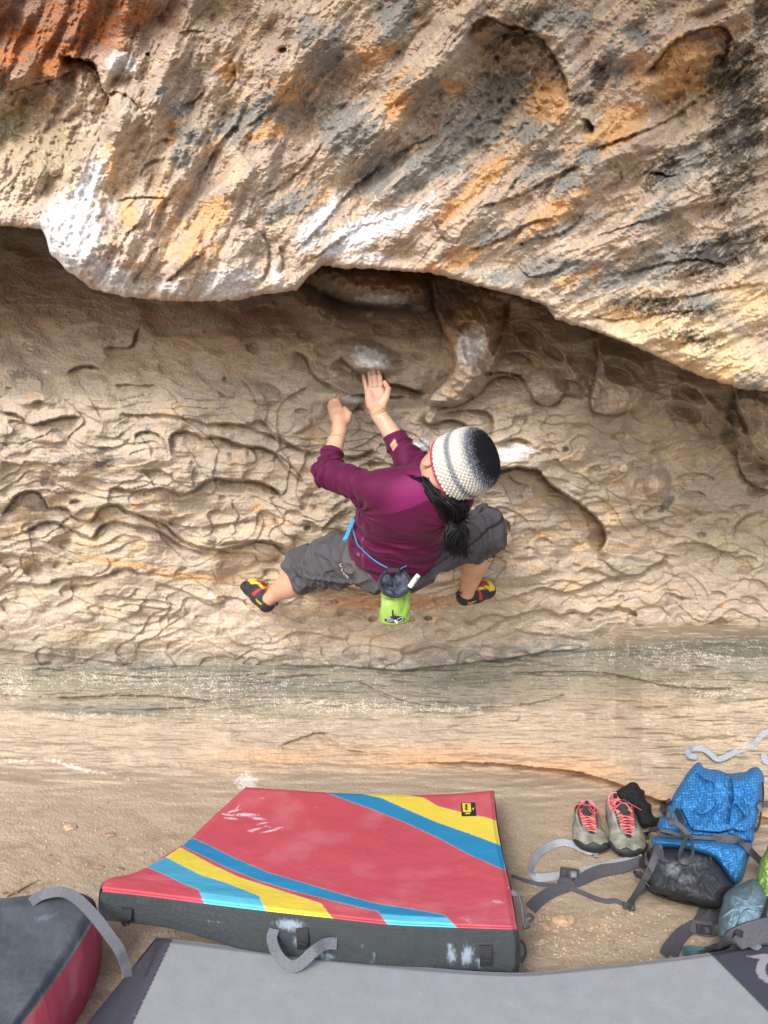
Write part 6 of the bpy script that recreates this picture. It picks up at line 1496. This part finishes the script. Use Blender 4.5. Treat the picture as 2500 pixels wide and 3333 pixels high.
    for dx, dy, dz in ((-.045, .035, .0), (-.055, -.015, .005), (-.012, .048, .005), (-.020, -.05, -.01)):
        e_ = bx+V3((dx+wob*.01, dy, dz-.012)); sd = V3((rg_.uniform(-.008, .008), rg_.uniform(-.01, .01), .012))
        A.tube([tf(M, p) for p in (bx, bx+(e_-bx)*.5+sd, e_, bx+(e_-bx)*.6-sd*1.1+V3((.006, .006, .006)), bx)] if abs(dy) < .04 else [tf(M, p) for p in (bx, bx+(e_-bx)*.5+sd, e_)], .0019, col=pk[rg_.randint(0, 2)], seg=6, n=6)
    A.tube([tf(M, bx+V3((q[0], q[1], 0))) for q in ((-.006, -.006), (.005, -.005), (.006, .006), (-.005, .006), (-.006, -.006))], .0035, col=pk[0], seg=6, n=3)
    for k in range(rows_):
        x_ = .064+.0112*k
        for s_ in (1, -1):
            c0 = V3((x_, sk(x_)+s_*(.0215+.0006*k), top(x_)-.0075)); A.tube([tf(M, c0-V3((0, 0, .002))), tf(M, c0+V3((0, 0, .0015)))], .0032, seg=8, n=1, col=(.04, .035, .035))
    A.build('laces', M_pink, root, vc=True)
    A = Acc(); A.strap([tf(M, V3(p)) for p in ((.262, 0, .070), (.266, 0, .088), (.262, 0, .098), (.252, 0, .092), (.246, 0, .080))], .014, thick=.003, nor=[list(M[:3, 0]), list(M[:3, 2]), list(-M[:3, 0])]); A.build('heel_tab', M_blk, root)
    return root
def lean(c0, L, az_, tl):      # toe point, direction of the heel: azimuth to the right of straight away, tilt up
    return c0+L*V3((math.sin(az_)*math.cos(tl), math.cos(az_)*math.cos(tl), math.sin(tl)))
t1_ = V3(gpt(1940, 2796, .012)); h1_ = lean(t1_, .25, math.radians(5), math.radians(1))
trail_shoe(t1_, h1_, (-.05, -.6, .9), 'left shoe of the grey-green pair, farther from the backpack, pink laces covering its collar', 1, 0, 5, .82, 1.22)
t2_ = V3(gpt(2046, 2812, .012)); h2_ = lean(t2_, .26, math.radians(2), math.radians(12))
trail_shoe(t2_, h2_, (.02, -.6, .9), 'grey-green shoe with pink lining showing, beside the backpack', -1, 1, 9, .92, 1.28)
# ---- black fuzzy garment behind them
fz = lambda U, V: .012*fbm(U/16, V/16, 4, 940)+.008*fbm(U/6, V/6, 2, 941)
fo_, Wz = pillow(X6([(1110,350),(1160,320),(1210,290),(1260,262),(1310,275),(1340,320),(1380,345),(1375,400),(1400,440),(1440,470),(1440,530),(1470,580),(1520,580),(1540,620),(1480,660),(1420,670),(1370,680),(1330,640),(1300,560),(1240,470),(1150,420)]), 2.86, .06, .05, 30, mat('black_fleece', (.016, .016, .017), .95, .4, 200, .8, 400), 'fleece_glove', None, 2.6, fz)
fo_.name = 'fleece_glove'; tag(fo_, 'crumpled black fuzzy fleece behind the taller shoe', 'garment')

# ---- teal bag and green bag at the right edge
teal = empty('daypack', P(2430, 3000, 2.35), 'faded blue-grey rucksack with dark straps at the lower right', 'rucksack')
M_teal = vcmat('faded_teal_canvas', rough=.9, spec=.12, scale=220, amt=.12, bump=.3, bscale=(200, 900), dist=.002)
def cteal(u, v):
    c = np.zeros((len(u), 3)); c[:] = (.115, .175, .20)
    c = lerp3(c, (.20, .30, .37), ss(.2, .9, blobs(u, v, [(2440,2990,60,60,0,1),(2400,3000,30,50,0,.8),(2480,2950,40,30,0,.5)])+.4*fbm(u/30, v/30, 4, 950)))
    seam_l = np.interp(u, [2345, 2380, 2440, 2500], [2990, 2964, 2952, 2948]); return lerp3(c, (.32, .42, .48), ss(3, 1, abs(v-seam_l))*.5)
def dteal(U, V):
    o = np.zeros_like(U); crease(U, V, o, X7([(790,1450),(820,1410),(900,1370),(1000,1375),(1100,1390)]), .012, 22, .5, 4, 15, 2, 0)
    crease(U, V, o, X7([(870,1560),(900,1480),(930,1400),(1000,1350)]), .02, 26, .5, 4, 15, 2, 0); return creases(U, V, 951, 1.1, .012)-o
TB, TW = pillow(X7([(1010,1145),(1080,1180),(1180,1300),(1300,1400),(1300,1640),(1120,1640),(900,1640),(790,1590),(762,1560),(755,1500),(770,1400),(790,1330),(800,1270),(850,1220),(920,1190)]), 2.20, .09, .10, 60, M_teal, 'bag_body', teal, 2.6, dteal, cteal, vref=3000)
_PK = PK; PK = TW
strapz(X7([(640,1730),(700,1690),(780,1640),(870,1600),(960,1560),(1060,1530),(1160,1500)]), [2.28, 2.24, 2.22, 2.20], [.030, .040, .050, .055, .050], M_webd, 'hip_belt', teal, nor=(0, -.85, .5), thick=.012)
strapz(X7([(1060,1500),(1085,1440),(1110,1380),(1125,1300)]), [2.24, 2.26], .020, M_blk, 'zip_line', teal, nor=(.2, -.95, .1))
strapz(X7([(520,1712),(560,1695),(640,1705),(720,1700)]), [2.30, 2.26], .040, M_teal if False else mat('dark_teal_web', (.05, .10, .12), .85, .2, 200), 'belt_fin', teal, nor=(0, -.8, .6), thick=.01)
strapz(X7([(880,1580),(900,1545),(960,1570),(985,1610),(940,1640),(900,1610)]), 2.17, .018, M_blk, 'strap_knot', teal, nor=(.2, -.9, .3)); strapz(X7([(985,1610),(1030,1640),(1060,1620)]), 2.17, .020, M_web, 'strap_end', teal)
strapg(X7([(640,1350),(650,1400),(620,1460),(585,1510),(560,1540)]), .024, M_webd, 'trailing_strap', teal, nor=(-.3, -.7, .6), lift=[.03, .015, .01, .012, .016])
strapg(X7([(775,1420),(720,1470),(660,1500),(600,1520),(560,1540),(500,1570),(440,1620),(390,1680),(360,1740)]), [.034, .036, .036, .034, .026, .026], M_webd, 'trailing_strap', teal, nor=(-.2, -.72, .65), lift=.014)
strapg(X7([(560,1545),(520,1580),(480,1630),(450,1690),(430,1740)]), .026, M_webd, 'trailing_strap', teal, nor=(-.3, -.72, .65), lift=.012)
strapg(X7([(560,1540),(620,1560),(680,1570),(730,1560)]), .038, M_webd, 'trailing_strap', teal, nor=(0, -.7, .7), lift=.022); buckle(gpt(*X7([(655, 1575)])[0], .024), (1, 0, -.1), (0, .5, 1), .024, 'buckle', teal)
grn = X7([(1125,900),(1100,960),(1070,1010),(1050,1080),(1040,1160),(1045,1240),(1075,1290),(1110,1325),(1150,1345),(1300,1350),(1300,900)])
gb, _ = pillow(grn, 2.36, .09, .10, 40, M_lime, 'stuff_sack', None, 2.6, lambda U, V: creases(U, V, 960, .8, .02), lambda u, v: np.tile((.24, .38, .10), (len(u), 1))*(1+.15*fbm(u/30, v/30, 3, 961))[:, None])
tag(gb, 'pale green fabric bag cut off by the right edge above the blue-grey rucksack', 'bag')
def stone(u, v_, w_, h_, seed, col, lab=None, name='loose_stone', dz=.0, grp='loose stones scattered on the shelf', pos=None):
    bm = bmesh.new(); bmesh.ops.create_icosphere(bm, subdivisions=3, radius=1); r_ = random.Random(seed)
    pl = [Vector((r_.gauss(0, 1), r_.gauss(0, 1), r_.gauss(0, 1))).normalized() for _ in range(9)]
    p0 = pos if pos is not None else gpt(u, v_, 0); sc = (p0[1])/2500*1.02
    for vt in bm.verts:
        for q in pl:
            dd = vt.co.dot(q)-.72
            if dd > 0: vt.co -= q*dd
        vt.co = Vector((vt.co.x*w_*sc*.5*1.2, vt.co.y*w_*sc*.42, vt.co.z*h_*sc*.62))+Vector(p0)+Vector((0, 0, h_*sc*.22+dz))
    me = bpy.data.meshes.new(name); bm.to_mesh(me); bm.free(); me.materials.append(col); o = bpy.data.objects.new(name, me); COL.objects.link(o)
    tag(o, lab, 'stone', grp); return o
Ms1 = mat('tan_stone', (.48, .34, .21), .9, .25, 60, .6, 200); Ms2 = mat('pinkish_stone', (.45, .27, .19), .9, .25, 60, .6, 200); Ms3 = mat('brown_stone', (.33, .22, .14), .9, .25, 60, .6, 200)
for q in [(1833, 3000, 70, 30, 1, Ms1, 'largest flat tan stone near the strap ends right of the red pad'), (1774, 3019, 28, 24, 2, Ms2, 'pinkish stone left of the largest flat stone'), (1768, 2986, 13, 12, 3, Ms3, 'tiny brown stone above the pinkish stone'), (1942, 3020, 22, 12, 4, Ms1, 'small pale stone right of the largest flat stone'),
          (228, 2696, 40, 15, 5, Ms1, 'tan flat stone left of the red pad, farthest up the shelf'), (359, 2720, 34, 12, 6, Ms3, 'brown flat stone to the right of the tan one on the left of the shelf'), (324, 2823, 32, 8, 7, Ms3, 'thin dark stone nearest the red pad corner'), (392, 2830, 24, 9, 8, Ms3, 'rounded brown stone touching the left edge of the red pad'),
          (160, 2786, 12, 8, 9, Ms3, 'small dark pebble in the middle of the dirt left of the red pad'), (1900, 3060, 14, 10, 10, Ms1, 'small tan clod in the dirt below the pale stone'), (1990, 3070, 20, 12, 11, Ms3, 'brown clod in front of the grey pad under the trailing straps'), (632, 2585, 10, 6, 12, Ms3, 'pebble just left of the far corner of the red pad')]: stone(*q)
stone(0, 0, 24, 22, 21, mat('pale_pebble', (.62, .50, .36), .9, .1, 60, .3, 200), 'pale pebble stuck on the cave wall right of the climber', 'pebble', 0, None, P(2029, 1527, 3.10))
def twig(pts, r, lab):
    A = Acc(); A.tube([gpt(u, v_, .006) for u, v_ in pts], [r, r*.9, r*.5], seg=6); o = A.build('twig', Ms3, None); tag(o, lab, 'twig', 'dry twigs'); return o
twig([(22, 2922), (60, 2905), (95, 2885), (127, 2868)], .0032, 'longer dry twig above the charcoal pad'); twig([(8, 2914), (30, 2908), (58, 2912)], .0022, 'short dry twig at the left edge above the charcoal pad')
# grit on the shelf
rng = np.random.RandomState(11); A = Acc()
for k in range(1500):
    if k < 900: u, v_ = rng.normal(1890, 170), rng.normal(3045, 55)
    else: u, v_ = rng.uniform(-20, 760), rng.uniform(2560, 2930)
    if v_ < 2560 or (u > 250 and v_ > 2930 and u < 1700): continue
    p = V3(gpt(u, v_, .001)); s_ = abs(rng.normal(.0018, .0016))+.0007
    if p[1] < 1.85: continue
    R_ = rng.randn(6, 3)*.25+np.array([(1, 0, 0), (-1, 0, 0), (0, 1, 0), (0, -1, 0), (0, 0, .7), (0, 0, -.7)])
    A.add(p+R_*s_, [(0, 2, 4, 4), (2, 1, 4, 4), (1, 3, 4, 4), (3, 0, 4, 4), (2, 0, 5, 5), (1, 2, 5, 5), (3, 1, 5, 5), (0, 3, 5, 5)], col=np.array((.46, .34, .22))*rng.uniform(.6, 1.25))
g_ = A.build('gravel', vcmat('grit', scale=300, amt=.1, bump=0), None, smooth=False, vc=True); tag(g_, 'fine grit scattered over the sandy shelf', 'gravel', kind='stuff')
